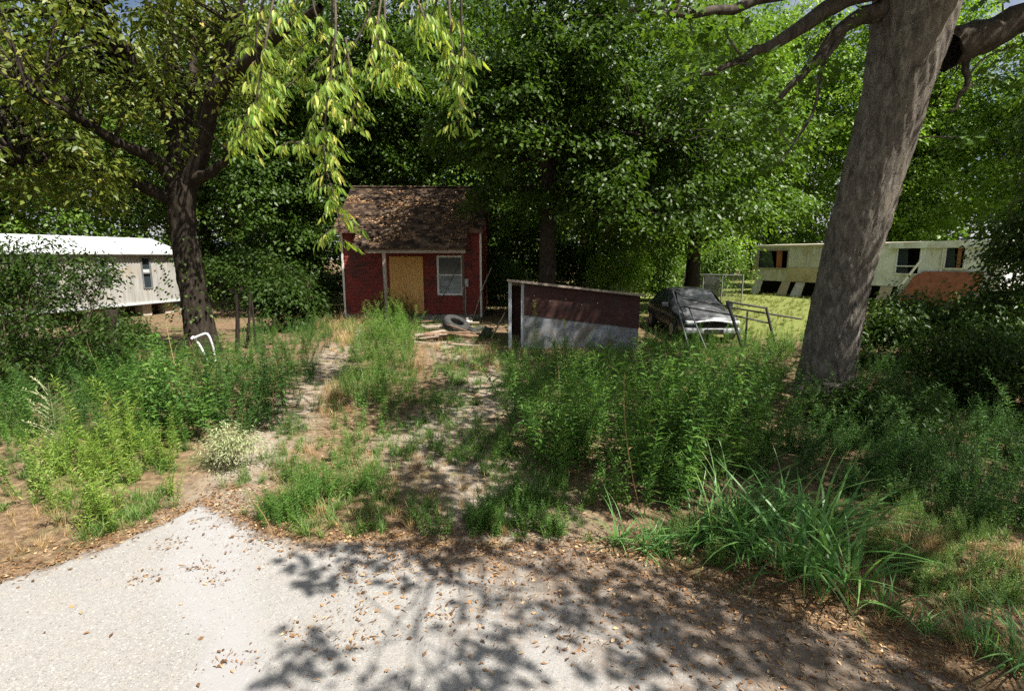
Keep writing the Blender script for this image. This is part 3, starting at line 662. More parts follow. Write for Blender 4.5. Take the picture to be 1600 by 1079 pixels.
    MB().prism([p(0, 1.0, -.1), p(L, 1.0, -.1), p(L, 1.0, z0), p(0, 1.0, z0)], np.array(p(0, .05, 0))-np.array(p(0, 0, 0))).build('crawl_shade_board', DARK, t)  # dark board standing in for the shade of the crawl space
    # rusty red sheet leaning against the near end
    sa, sb = S(1418, 445)[0], S(1525, 445)[0]
    o = MB().prism([p(sa-.2, -.75, .0), p(sb+.2, -.75, .0), p(sb+.3, -.14, 1.75), p(sa+.7, -.14, 1.72), p(sa+.35, -.28, 1.45)], (0, .025, .012)).build('metal_sheet', RUST)
    o.location = (A[0], A[1], 0); tag(o, 'rust red metal sheet leaning on the derelict trailer', 'metal sheet')
    o = MB().bar(p(sa-.45, -.95, 0), p(sa+.55, -.20, 2.3), .06, .10).build('leaning_board', WHITE_TRIM); o.location = (A[0], A[1], 0)
    tag(o, 'white board leaning beside the rust red sheet', 'board')
build_right_trailer()

# ------------------------------------------------------------------ car under a grey tarp
def build_car():
    cx = 5.72; yf = 14.45
    c = empty('parked_car', (cx, yf, 0), math.radians(-2)); tag(c, 'dark abandoned sedan facing the road beside the shed', 'car')
    PAINT, nt, p = new_mat('dusty_black_paint')
    t = tex(nt, 'NOISE', 3, 7, .7); nt.links.new(ramp(nt, t, [(.4, (.012,.014,.018)), (.7, (.06,.06,.062))]), p.inputs['Base Color']); p.inputs['Roughness'].default_value = .32
    p.inputs['Coat Weight'].default_value = .4
    # stations along y: (y, half width, z bottom, z belt, z top, half width top)
    st = [(0.00,.62,.42,.60,.64,.55),(.08,.78,.28,.66,.74,.70),(.35,.86,.22,.72,.83,.74),(.95,.89,.22,.80,.93,.74),(1.30,.90,.22,.86,.98,.72),
          (1.95,.90,.22,.90,1.38,.58),(2.15,.90,.22,.91,1.45,.57),(2.9,.90,.22,.92,1.49,.57),(3.45,.90,.24,.93,1.42,.56),(4.05,.88,.26,.95,1.08,.66),(4.55,.84,.30,.93,1.0,.66),(4.75,.74,.38,.85,.92,.60)]
    V, F = [], []
    for (y, w, zb, zl, zt, wt) in st:
        half = [(0, zb), (w*.85, zb), (w*.98, zb+.10), (w, (zb+zl)/2), (w*.97, zl), (wt+.03, zt-.05), (wt*.8, zt), (0, zt+.015)]
        ring = half + [(-x, z) for x, z in half[-2:0:-1]]
        V += [(x, y, z) for x, z in ring]
    k = len(ring); n = len(st)
    for i in range(n-1):
        for j in range(k): F.append((i*k+j, i*k+(j+1) % k, (i+1)*k+(j+1) % k, (i+1)*k+j))
    F.append(tuple(range(k))[::-1]); F.append(tuple(range((n-1)*k, n*k)))
    b = MB().add(V, F, True).build('body', PAINT, c); m = b.modifiers.new('sub', 'SUBSURF'); m.levels = m.render_levels = 2
    for s in (-1, 1):
        MB().add([(s*.885,1.55,.95),(s*.885,2.62,.96),(s*.635,2.60,1.41),(s*.635,2.08,1.38)], [(0,1,2,3)]).build('side_window', GLASS, c)
        MB().add([(s*.885,2.70,.96),(s*.875,3.75,.98),(s*.645,3.35,1.38),(s*.635,2.68,1.41)], [(0,1,2,3)]).build('side_window', GLASS, c)
        mr = MB().box(s*.90-.02, s*.90+.02, 1.50, 1.58, .92, .97).build('mirror', PAINT, c); MB().box(s*1.0-.10, s*1.0+.10, 1.46, 1.56, .94, 1.07).build('mirror_housing', PAINT, mr, .02)
        for y in (.92, 3.62):
            wv = MB().tube([(s*.74, y, .31), (s*.92, y, .31)], .31, 24).build('wheel', surf('tyre_car', [(.3,(.018,.018,.018)),(.7,(.05,.05,.05))], 9, .9, 0), c)
            MB().tube([(s*.915, y, .31), (s*.928, y, .31)], .19, 20).build('rim', GREYMETAL, wv)
        MB().box(s*.62-.14, s*.62+.14, -.02, .22, .56, .68).build('headlight', surf('lamp', [(.3,(.35,.36,.36)),(.7,(.6,.62,.62))], 4, .15, 0, spec=.6), c, .04)
    MB().box(-.40, .40, -.035, .02, .50, .66).build('grille', DARK, c, .02)
    bp = MB().box(-.80, .80, -.10, .16, .30, .47).build('bumper', surf('grey_bumper', [(.3,(.20,.21,.22)),(.7,(.38,.39,.40))], 4, .5, 0), c, .05)
    MB().box(-.26, .26, -.112, -.10, .33, .45).build('number_plate_holder', DARK, bp)
    DUST = surf('dusty_silver', [(.36, (.03,.032,.036)), (.52, (.09,.094,.10)), (.68, (.22,.225,.235))], 3.2, .38, .1, .004, (1, .6, 1), grime=(.075,.075,.08), gscale=2.4, spec=.5)
    nu, nv = 15, 12; Vb = []
    for i in range(nv):
        f = i/(nv-1); y = .03+1.27*f; wv_ = np.interp(f, [0, .1, .4, 1], [.62, .72, .76, .74]); zc = np.interp(f, [0, .06, .3, 1], [.70, .775, .872, 1.015])
        for k in range(nu):
            a = -1+2*k/(nu-1); Vb.append((a*wv_, y-.10*(1-a*a)*(1-f)**4, zc-.075*abs(a)**3+.012*math.cos(a*4.7)))
    I = (np.arange(nv-1)[:, None]*nu+np.arange(nu-1)[None, :]); Fb = np.stack([I, I+1, I+nu+1, I+nu], -1).reshape(-1, 4)
    bo = obj('bonnet', np_mesh('bonnet', np.array(Vb), Fb, smooth=True), DUST, c); so = bo.modifiers.new('thick', 'SOLIDIFY'); so.thickness = .02
    ed = MB().tube([(q[0], q[1]-.02, q[2]-.015) for q in Vb[:nu]], .028, 7).build('bonnet_highlight', surf('white_highlight', [(.3,(.62,.63,.65)),(.7,(.8,.8,.8))], 5, .35, 0, spec=.6), bo)  # white strip stands in for the highlight along the bonnet front
    SCR = surf('dusty_screen', [(.38, (.008,.010,.012)), (.54, (.03,.033,.037)), (.70, (.14,.145,.15))], 3.4, .22, 0, stretch=(1, 1, 1), spec=.6)
    MB().add([(-.63,1.33,1.028),(.63,1.33,1.028),(.54,1.98,1.436),(-.54,1.98,1.436)], [(0,1,2,3)]).build('windscreen', SCR, c)
    for s in (-1, 1): MB().bar((s*.1, 1.34, 1.045), (s*.1+.42, 1.52, 1.165), .012, .012).build('wiper', DARK, c)
build_car()

# ------------------------------------------------------------------ collapsed steel frame
def build_frame():
    Y0 = 13.3; base = at(1150, 548, Y0)
    t = empty('steel_frame', (base[0], base[1], 0)); tag(t, 'leaning black tubular steel gate frame in front of the car', 'metal frame')
    inv = Matrix.Translation(-Vector(t.location))
    BLK = surf('black_steel', [(.3, (.012,.013,.014)), (.7, (.05,.048,.045))], 14, .5, .1, .002, spec=.5)
    PALE = surf('galv', [(.3, (.10,.12,.12)), (.7, (.25,.28,.28))], 10, .5, 0, metal=.4)
    def T(a, b, ya, yb, r, m, n):
        pa, pb = at(*a, ya), at(*b, yb); pa[2] = max(pa[2], .0) if a[1] > 535 else pa[2]; pb[2] = pb[2] if b[1] < 535 else min(pb[2], .02)
        o = MB().tube([pa, pb], r, 8).build(n, m, t); o.matrix_parent_inverse = inv
    T((1136,470), (1163,552), 13.2, 12.9, .042, BLK, 'post'); T((1197,480), (1213,550), 13.5, 13.3, .034, BLK, 'post')
    T((1168,487), (1164,545), 13.4, 13.2, .026, BLK, 'post'); T((1050,450), (1079,552), 13.2, 12.9, .022, PALE, 'post'); T((1076,480), (1106,552), 13.3, 13.0, .018, PALE, 'post')
    T((1137,472), (1199,482), 13.2, 13.5, .026, BLK, 'rail'); T((1066,466), (1138,479), 13.3, 13.2, .022, BLK, 'rail'); T((1137,480), (1252,499), 13.24, 13.9, .024, BLK, 'rail')
    T((1060,478), (1146,493), 13.3, 13.2, .022, BLK, 'rail'); T((1146,493), (1201,505), 13.24, 13.5, .022, BLK, 'rail'); T((1052,458), (1072,500), 13.5, 13.2, .016, BLK, 'brace')
build_frame()

# ------------------------------------------------------------------ chain-link fence far right of the shed
def build_fence():
    a = at(1068, 470, 27); b = at(1158, 474, 25.5); z1 = 1.55
    t = empty('chain_link_fence', (a[0], a[1], 0)); tag(t, 'grey chain-link fence with pale sheet beyond the car', 'fence')
    def p(s, z, o=0): q = a+(b-a)*s; return (q[0]-a[0], q[1]-a[1]+o, z)
    L = float(np.linalg.norm((b-a)[:2]))
    for s in (0, .33, .66, 1): MB().tube([p(s, -.1), p(s, z1+.05)], .035, 8).build('post', GREYMETAL, t)
    MB().tube([p(0, z1), p(1, z1)], .025, 8).build('top_rail', GREYMETAL, t)
    m = MB(); k = int(L/.11)
    for i in range(-int(z1/.11), k):
        s0 = i*.11/L; s1 = s0+z1/L
        for q0, q1 in (((s0, 0), (s1, z1)), ((s1, 0), (s0, z1))):
            c0, c1 = np.array([*q0]), np.array([*q1])
            def clip(c, d):
                if c[0] < 0: f = (0-c[0])/(d[0]-c[0]); return c+(d-c)*f
                if c[0] > 1: f = (1-c[0])/(d[0]-c[0]); return c+(d-c)*f
                return c
            if max(c0[0], c1[0]) <= 0 or min(c0[0], c1[0]) >= 1: continue
            c0, c1 = clip(c0, c1), clip(c1, c0); m.bar(p(*c0), p(*c1), .010, .010)
    o = m.build('wire_mesh', GREYMETAL, t); o['kind'] = 'stuff'
    MB().prism([p(.36, .05, .05), p(.62, .05, .05), p(.62, z1-.1, .05), p(.36, z1-.05, .05)], (0, .02, 0)).build('sheet_panel', surf('pale_sheet', [(.3,(.30,.31,.30)),(.7,(.52,.53,.52))], 3, .7, .1), t)
build_fence()

# ------------------------------------------------------------------ debris before the house
def build_debris():
    TY = surf('old_tyre', [(.3, (.018,.018,.018)), (.6, (.045,.045,.042)), (.8, (.10,.095,.085))], 8, .85, .2, .005)
    def tyre(loc, rot, label, R=.33, r=.11):
        t = empty('tyre', loc); t.rotation_euler = rot; tag(t, label, 'tyre', 'old tyres on the debris heap')
        nu, nv = 36, 14; prof = []
        for j in range(nv):
            a = 2*math.pi*j/nv; x = math.cos(a); z = math.sin(a)
            rr = R-r*.9 + r*.95*np.sign(x)*abs(x)**.6; zz = r*1.05*np.sign(z)*abs(z)**.7
            if x < -.5: rr = R-r*1.75+.02
            prof.append((rr, zz))
        V = [(q*math.cos(2*math.pi*i/nu), q*math.sin(2*math.pi*i/nu), z) for i in range(nu) for q, z in prof]
        F = [(i*nv+j, ((i+1) % nu)*nv+j, ((i+1) % nu)*nv+(j+1) % nv, i*nv+(j+1) % nv) for i in range(nu) for j in range(nv)]
        MB().add(V, F, True).build('carcass', TY, t)
        tr = MB()
        for i in range(48):
            a = 2*math.pi*i/48
            for zz in (-.055, 0, .055):
                c = Vector(((R+.048*r/.11)*math.cos(a), (R+.048*r/.11)*math.sin(a), zz)); d = Vector((-math.sin(a), math.cos(a), .25)).normalized()*.016
                tr.bar(c-d, c+d, .035, .008, up=(math.cos(a), math.sin(a), 0))
        q = tr.build('tread', TY, t); q['kind'] = 'stuff'
    A = at(713, 529, 16.2); tyre((A[0], A[1], .34), (math.radians(16), math.radians(23), 0), 'old black tyre lying tilted on the plank heap', .44, .135)
    A = at(752, 540, 15.9); tyre((A[0], A[1], .12), (math.radians(8), math.radians(-6), .6), 'half buried old tyre right of the plank heap', .34, .12)
    W = [WOOD_H, surf('rotten_wood', [(.3,(.09,.055,.035)),(.55,(.22,.14,.09)),(.8,(.42,.31,.21))], 6, .95, .6, .01, (1,8,8)), surf('pale_board', [(.3,(.20,.16,.11)),(.7,(.42,.35,.26))], 6, .9, .4, .005, (1,8,8))]
    pl = [((655,542),(748,548),15.2,.26,.09,1,'rotten brown log lying in front of the tyres'), ((658,507),(706,504),17.6,.18,.04,2,'pale plank lying behind the tyre near the porch'),
          ((660,516),(690,515),17.0,.16,.04,2,'short pale board left of the tilted tyre'), ((665,524),(700,531),16.4,.12,.05,0,'grey weathered plank under the tilted tyre'),
          ((720,508),(748,512),17.4,.14,.04,2,'pale broken board behind the tyres'), ((690,545),(735,553),15.0,.14,.04,1,'dark plank lowest in the heap before the log'), ((735,520),(770,527),16.6,.12,.04,0,'grey plank beside the shed end of the heap')]
    for i, (a, b, y, w, h, m, lb) in enumerate(pl):
        pa, pb = at(*a, y), at(*b, y-.1); za = .10+.03*i % .16
        pa[2] = za+.02; pb[2] = za+.06-.02*(i % 3)
        o = MB(); n = 7; pts = [pa+(pb-pa)*k/n for k in range(n+1)]
        if i == 0: o.tube([q+np.array([0, 0, .03*math.sin(k*1.7)]) for k, q in enumerate(pts)], [.07,.10,.12,.10,.11,.09,.07,.04], 9)
        else:
            for k in range(n): o.bar(pts[k], pts[k+1]+(pts[k+1]-pts[k])*.02, w*(1-.06*((k*7) % 3)), h, (0, .1*math.sin(k), 1))
        q = o.build('log' if i == 0 else 'plank', W[m]); tag(q, lb, 'log' if i == 0 else 'plank', 'boards in the debris heap')
    for i in range(16):
        u, v = random.uniform(655, 768), random.uniform(510, 552); y = gp(u, v)[1]; a = at(u, v, y); th = random.gauss(0, .5); L = random.uniform(.4, 1.3); z = random.uniform(.06, .3)
        d = np.array([math.cos(th), math.sin(th), random.gauss(0, .12)])*L/2; a[2] = z
        o = MB().bar(a-d, a+d, random.uniform(.05, .16), random.uniform(.02, .05), (0, random.gauss(0, .3), 1)).build('scrap_board', W[i % 3]); tag(o, ('weathered grey scrap board in the debris heap', 'dark rotten scrap board in the debris heap', 'pale scrap board in the debris heap')[i % 3], 'board', ('grey', 'dark', 'pale')[i % 3]+' scrap boards in the debris heap')
    a, b = at(759, 545, 15.4), at(789, 489, 15.6)
    o = MB().tube(smooth_path([a, (a+b)/2+np.array([.01, 0, .02]), b], 8), [.03,.03,.028,.028,.026,.024,.022,.02], 7).build('leaning_pole', W[2]); tag(o, 'pale pole leaning up towards the shed post', 'pole')
    a, b = at(738, 500, 19.6), at(768, 418, 20.4); a[2] = .03
    o = MB().tube(smooth_path([a, at(748, 470, 19.8), at(756, 445, 20.1), b], 10), .02, 7).build('leaning_pole', W[0]); tag(o, 'thin grey pole leaning against the right corner of the red house', 'pole')
    a = at(730, 505, 18.6); o = MB().box(-.16, .16, -.15, .15, 0, .28).build('concrete_block', CONC, None, .03); o.location = (a[0], a[1], 0); o.rotation_euler[2] = .4; tag(o, 'grey concrete block at the foot of the porch post', 'block')
    a = at(731, 511, 17.9); o = MB().tube([(-.15, 0, 0), (.16, .03, .02)], [.06, .05], 8).build('white_bottle', WHITE_TRIM); o.location = (a[0], a[1], .2); tag(o, 'white piece of plastic lying on top of the heap', 'litter')
build_debris()

# white bent tube frame in the left weeds, fence posts
def build_left_bits():
    Y0 = 11.6
    t = empty('white_chair_frame', tuple(at(320, 556, Y0)*np.array([1, 1, 0]))); tag(t, 'bent white metal frame caught in the weeds by the left trunk', 'metal frame')
    inv = Matrix.Translation(-Vector(t.location)); WP = surf('white_enamel', [(.3,(.6,.62,.65)),(.7,(.8,.8,.8))], 6, .4, 0)
    for pts in ([(299,530),(304,528),(321,556),(330,578)], [(304,528),(316,523),(324,522),(330,534),(334,548),(338,575)]):
        o = MB().tube(smooth_path([at(u, v, Y0+.05*i) for i, (u, v) in enumerate(pts)], 14), .026, 8).build('tube', WP, t); o.matrix_parent_inverse = inv
    for (u, va, vb, y, w, lb, tilt) in ((174, 485, 590, 9.8, .24, 'thick dark weathered fence post in the left weeds', .0), (368, 458, 540, 12.8, .10, 'thin dark post right of the left trunk', .12), (383, 456, 530, 13.6, .07, 'slanting stake beside the thin dark post', .45), (398, 470, 530, 14, .06, 'short stake nearest the drive left of the house', -.3)):
        b = at(u, vb, y); b[2] = -.1; tp = at(u, va, y); tp[0] += tilt*.3
        pth = smooth_path([b, (b+tp)/2+np.array([.02, 0, 0]), tp], 7); V, F = tube_np(pth, np.linspace(w/2*1.1, w/2*.9, 7), 10, .06, u)
        mb = MB(); mb.add(V, [tuple(q) for q in F], True); mb.add(V[-10:], [tuple(range(10))])
        tag(mb.build('fence_post', M['bark_dark']), lb, 'post', 'old posts left of the drive')
build_left_bits()

# ------------------------------------------------------------------ trees
def clump_leaves(C, n_per, sig, L, tpl=LEAF4, aspect=.5, droop=.25, flat=.45, tilt=.55, ctr=None, rshift=None):
    """sprays of leaves around the clump centres C"""
    n = len(C); tot = n*n_per; idx = np.repeat(np.arange(n), n_per)
    th = RNG.random(tot)*2*np.pi; r = np.sqrt(RNG.random(tot))*sig*(0.7+.6*np.repeat(RNG.random(n), n_per))
    off = np.stack([np.cos(th)*r, np.sin(th)*r, RNG.normal(0, sig*flat*.5, tot) - droop*r*r/sig], -1)
    # every spray has its own tilt
    tl = RNG.normal(0, .35, (n, 2)); off[:, 2] += off[:, 0]*tl[idx, 0]+off[:, 1]*tl[idx, 1]
    P = C[idx]+off
    a = th+RNG.normal(0, .7, tot)
    D = np.stack([np.cos(a), np.sin(a), -.25-droop+RNG.normal(0, .35, tot)], -1)
    N = np.stack([RNG.normal(0, tilt, tot)-tl[idx, 0]*.5, RNG.normal(0, tilt, tot)-tl[idx, 1]*.5, np.ones(tot)], -1)
    ll = L*RNG.uniform(.65, 1.25, tot)
    rnd = np.clip(RNG.beta(2, 2.2, tot)*.75 + np.repeat(RNG.random(n), n_per)*.25, 0, 1)
    return leaves(P, D, N, ll, ll*aspect, tpl, rnd)
def ell(cs, n, shell=.45, holes=0):
    """n clump centres spread through a set of ellipsoids ((x,y,z),(rx,ry,rz)), denser towards the outside"""
    vol = np.array([r[0]*r[1]*r[2] for _, r in cs])**.8; k = RNG.choice(len(cs), n, p=vol/vol.sum())
    d = unit(RNG.normal(size=(n, 3))); rad = RNG.random(n)**shell
    C = np.array([c for c, _ in cs], float)[k]; R = np.array([r for _, r in cs], float)[k]
    return C + d*R*rad[:, None]
def twigs(skel, C, r0=.03, r1=.007, sides=4):
    """a branchlet from the nearest skeleton point below every clump"""
    out = []; S = np.array(skel)
    for c in C:
        d = S[:, :3]-c; cost = np.einsum('ij,ij->i', d, d) + 3.0*np.maximum(0, d[:, 2]+.3)**2
        b = S[int(RNG.choice(np.argsort(cost)[:4]))]; L = np.linalg.norm(c-b[:3])
        m = (b[:3]+c)/2 + np.array([RNG.normal(0, .07*L), RNG.normal(0, .07*L), .10*L]); rr = min(b[3]*.7, r0*(.5+.25*L))
        out.append(tube_np(smooth_path([b[:3], m, c], 6), np.linspace(rr, r1, 6), sides))
    return out
def tree(name, label, trunk, limbs, C, leafkw, lmat, bmat, group=None, sides=14, lump=.05, seed=1, tw=1.0, steps=26, ridge=0.0, limb_mat=None):
    """trunk, limbs: rows (x, y, z, r); C: clump centres; leafkw goes to clump_leaves"""
    t = empty(name, (trunk[0][0], trunk[0][1], 0)); tag(t, label, 'tree', group)
    o3 = np.array([trunk[0][0], trunk[0][1], 0])
    tp = smooth_path(trunk, steps); V, F = tube_np(tp[:, :3]-o3, tp[:, 3], sides, lump, seed, ridge)
    obj('trunk', np_mesh('trunk', V, F, smooth=True), bmat, t)
    skel = [r for r in tp[steps//3:]]; parts = []
    for lb in limbs:
        lp = smooth_path(lb, 14); lp[:, :3] += RNG.normal(0, .02, (14, 3)); parts.append(tube_np(lp[:, :3]-o3, lp[:, 3], 9, .06, seed)); skel += [r for r in lp[3:]]
    if parts:
        for V, F in parts: obj('limb', np_mesh('limb', V, F, smooth=True), limb_mat or bmat, t)
    V, F = cat_mesh(twigs(skel, C, .035*tw)); o = obj('twigs', np_mesh('twigs', V-o3, F, smooth=True), bmat, t); o['kind'] = 'stuff'
    V, F, R = clump_leaves(C, **leafkw); obj('crown', np_mesh('crown', V-o3, F, R), lmat, t)
    return t
def gen_limbs(top, cs, n, r0):
    out = []
    for i in range(n):
        c, r = cs[i % len(cs)]; d = unit(RNG.normal(size=3)); q = np.array(c)+d*np.array(r)*.75
        b = np.array(top[:3])-np.array([0, 0, RNG.random()*1.2]); m = (b+q)/2+np.array([0, 0, .12*np.linalg.norm(q-b)])
        out.append([(*b, r0), (*m, r0*.6), (*q, .02)])
    return out

# --- the big leaning tree on the right
def P4(u, v, Y, r): q = at(u, v, Y); return (q[0], q[1], q[2], r)
tr = [P4(1277, 668, 9.25, .74), P4(1283, 630, 9.2, .55), P4(1293, 570, 9.1, .44), P4(1318, 440, 8.9, .405), P4(1352, 310, 8.65, .415), P4(1394, 170, 8.4, .425), P4(1422, 60, 8.25, .50), P4(1440, -40, 8.1, .52), P4(1470, -220, 7.9, .38), P4(1500, -420, 7.6, .28)]
tr[0] = (*tr[0][:2], -.15, .80)
lim = [[P4(1400, -30, 8.1, .20), P4(1310, 5, 7.9, .13), P4(1220, 62, 7.7, .085), P4(1165, 88, 7.5, .055), P4(1090, 120, 7.2, .02)],
       [P4(1400, -60, 8.0, .16), P4(1260, -20, 7.4, .09), P4(1130, 16, 7.0, .055), P4(1060, 26, 6.8, .04), P4(985, 16, 6.5, .012)],
       [P4(1385, 10, 8.15, .15), P4(1310, 50, 8.0, .09), P4(1255, 115, 7.9, .06), P4(1195, 175, 7.8, .015)],
       [P4(1320, 45, 8.0, .05), P4(1290, 100, 7.9, .03), P4(1262, 190, 7.8, .018), P4(1215, 260, 7.7, .006)],
       [P4(1510, 70, 8.3, .06), P4(1510, 130, 8.2, .04), P4(1490, 170, 8.2, .02)],
       [P4(1470, 80, 8.3, .30), P4(1530, 62, 8.2, .24), P4(1600, 30, 8.1, .20), P4(1720, -40, 7.8, .12)],
       [P4(1440, -60, 8.0, .26), (7.0, 6.4, 7.4, .16), (7.2, 3.2, 7.4, .09), (6.7, -.2, 7.7, .05), (6.5, -3.4, 7.9, .02)],
       [P4(1440, -100, 7.9, .2), (5.6, 6.2, 7.6, .10), (4.3, 4.6, 7.3, .06), (4.3, 3.0, 7.0, .04), (3.4, 1.9, 7.1, .025), (3.0, .4, 6.9, .01)],
       [P4(1450, -120, 7.9, .16), (5.0, 7.0, 8.0, .09), (3.4, 6.4, 8.2, .055), (2.4, 7.0, 8.3, .03), (.6, 7.2, 8.7, .012)],
       [P4(1460, -150, 7.9, .25), (9.2, 7.0, 8.3, .18), (11.6, 5.0, 9.0, .12), (13.5, 2.5, 9.3, .05)],
       [P4(1480, -300, 7.8, .22), (8.6, 9.0, 11, .16), (9.0, 11.0, 12.6, .08)],
       [P4(1480, -330, 7.7, .22), (6.5, 4.5, 11.5, .16), (6.0, 1.0, 12.4, .07)]]
CANOPY = [((6.9, 2.9, 7.4), (3.2, 4.2, 1.0)), ((11.0, 4.6, 8.4), (3.6, 4.4, 1.4)), ((3.85, 1.75, 7.0), (1.9, 2.7, .7)), ((8.4, 8.5, 12), (4.0, 3.5, 2.0)), ((6.6, -2.8, 7.8), (3.2, 2.6, .9)), ((2.4, 5.2, 7.7), (1.9, 2.4, .7)), ((1.0, 7.2, 8.6), (1.9, 2.4, .7))]  # crown parts out of view, shaped for the dapple they cast below
CANOPY.append(((5.0, 6.0, 8.4), (2.2, 1.5, .6)))  # unseen foliage added to shade the limbs
cc = ell(CANOPY, 1400, .45); cc = cc[(wob(cc[:, 0], cc[:, 1], 1.15, 1.0) > -.10)]
low = np.array([at(u, v, y) for u, v, y in [(1200,165,7.8),(1240,130,7.8),(1180,110,7.4),(1130,40,7.0),(1080,60,7.1),(1000,10,6.5),(1060,10,6.8),(1300,40,7.9),(1262,190,7.8),(1220,255,7.7),(1240,220,7.75),(1285,110,7.9),(1190,180,7.8),(1150,95,7.5),(1100,110,7.2),(1030,40,6.7),(1560,120,8.2),(1590,70,8.0),(1500,215,8.4),(1560,-10,8.0)]])
cc = np.concatenate([cc, low])
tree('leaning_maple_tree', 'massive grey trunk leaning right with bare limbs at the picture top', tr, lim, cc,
     dict(n_per=46, sig=.34, L=.12, tpl=LOBED, aspect=.95, droop=.2, flat=.5), M['leaf_mid'], M['bark_grey'], sides=110, lump=.045, steps=240, tw=.8, ridge=.009, limb_mat=M['bark_limb_shaded'])

# --- the left tree with olive leaves
b = gp(318, 556); yb = b[1]
tr = [(b[0], b[1], -.1, .46), P4(312, 520, yb, .35), P4(298, 430, yb, .29), P4(286, 350, yb, .28), P4(283, 290, yb, .30), P4(278, 210, yb+.2, .24), P4(270, 110, yb+.4, .19), P4(255, -20, yb+.6, .14), P4(250, -120, yb+.8, .06)]
lim = [[P4(290, 290, yb, .26), P4(312, 230, yb-.2, .22), P4(330, 165, yb-.5, .20), P4(372, 110, yb-.9, .16), P4(440, 55, yb-1.5, .11), P4(500, 10, yb-2.2, .07)],
       [P4(325, 175, yb-.4, .15), P4(345, 110, yb-.6, .12), P4(372, 30, yb-.8, .08), P4(385, -60, yb-1, .04)],
       [P4(285, 300, yb, .2), P4(245, 255, yb-.4, .16), P4(190, 225, yb-1.0, .12), P4(110, 180, yb-2, .08), P4(40, 140, yb-3, .04)],
       [P4(280, 320, yb, .18), P4(200, 280, yb-.6, .13), P4(110, 265, yb-1.4, .10), P4(20, 245, yb-2.4, .05)],
       [P4(285, 285, yb, .18), P4(330, 270, yb-.2, .12), P4(360, 245, yb-.4, .07), P4(400, 230, yb-.8, .03)],
       [P4(280, 240, yb, .16), P4(300, 120, yb+.6, .12), P4(300, 20, yb+1.0, .08), P4(310, -80, yb+1.2, .04)],
       [P4(272, 200, yb, .16), P4(215, 110, yb-.4, .11), P4(160, 20, yb-1.0, .07), P4(120, -80, yb-1.4, .04)]]
CE = [((b[0]-2.0, yb-1.0, 6.2), (3.4, 2.6, 2.4)), ((b[0]+.8, yb-.6, 7.6), (2.6, 2.6, 2.2)), ((b[0]-3.4, yb-2.2, 4.4), (2.8, 1.8, 1.3)), ((b[0]-.8, yb-1.2, 4.4), (1.2, 1.2, .9)), ((b[0]-5.2, yb-1.4, 7.2), (2.6, 2.4, 2.2))]
tree('olive_leaved_tree', 'dark forked trunk with yellowing olive leaves left of the red house', tr, lim, ell(CE, 430, .5),
     dict(n_per=52, sig=.42, L=.155, tpl=LEAF5, aspect=.46, droop=.4, flat=.7, tilt=.7), M['leaf_olive'], M['bark_dark'], sides=60, lump=.07, steps=120, ridge=.008)

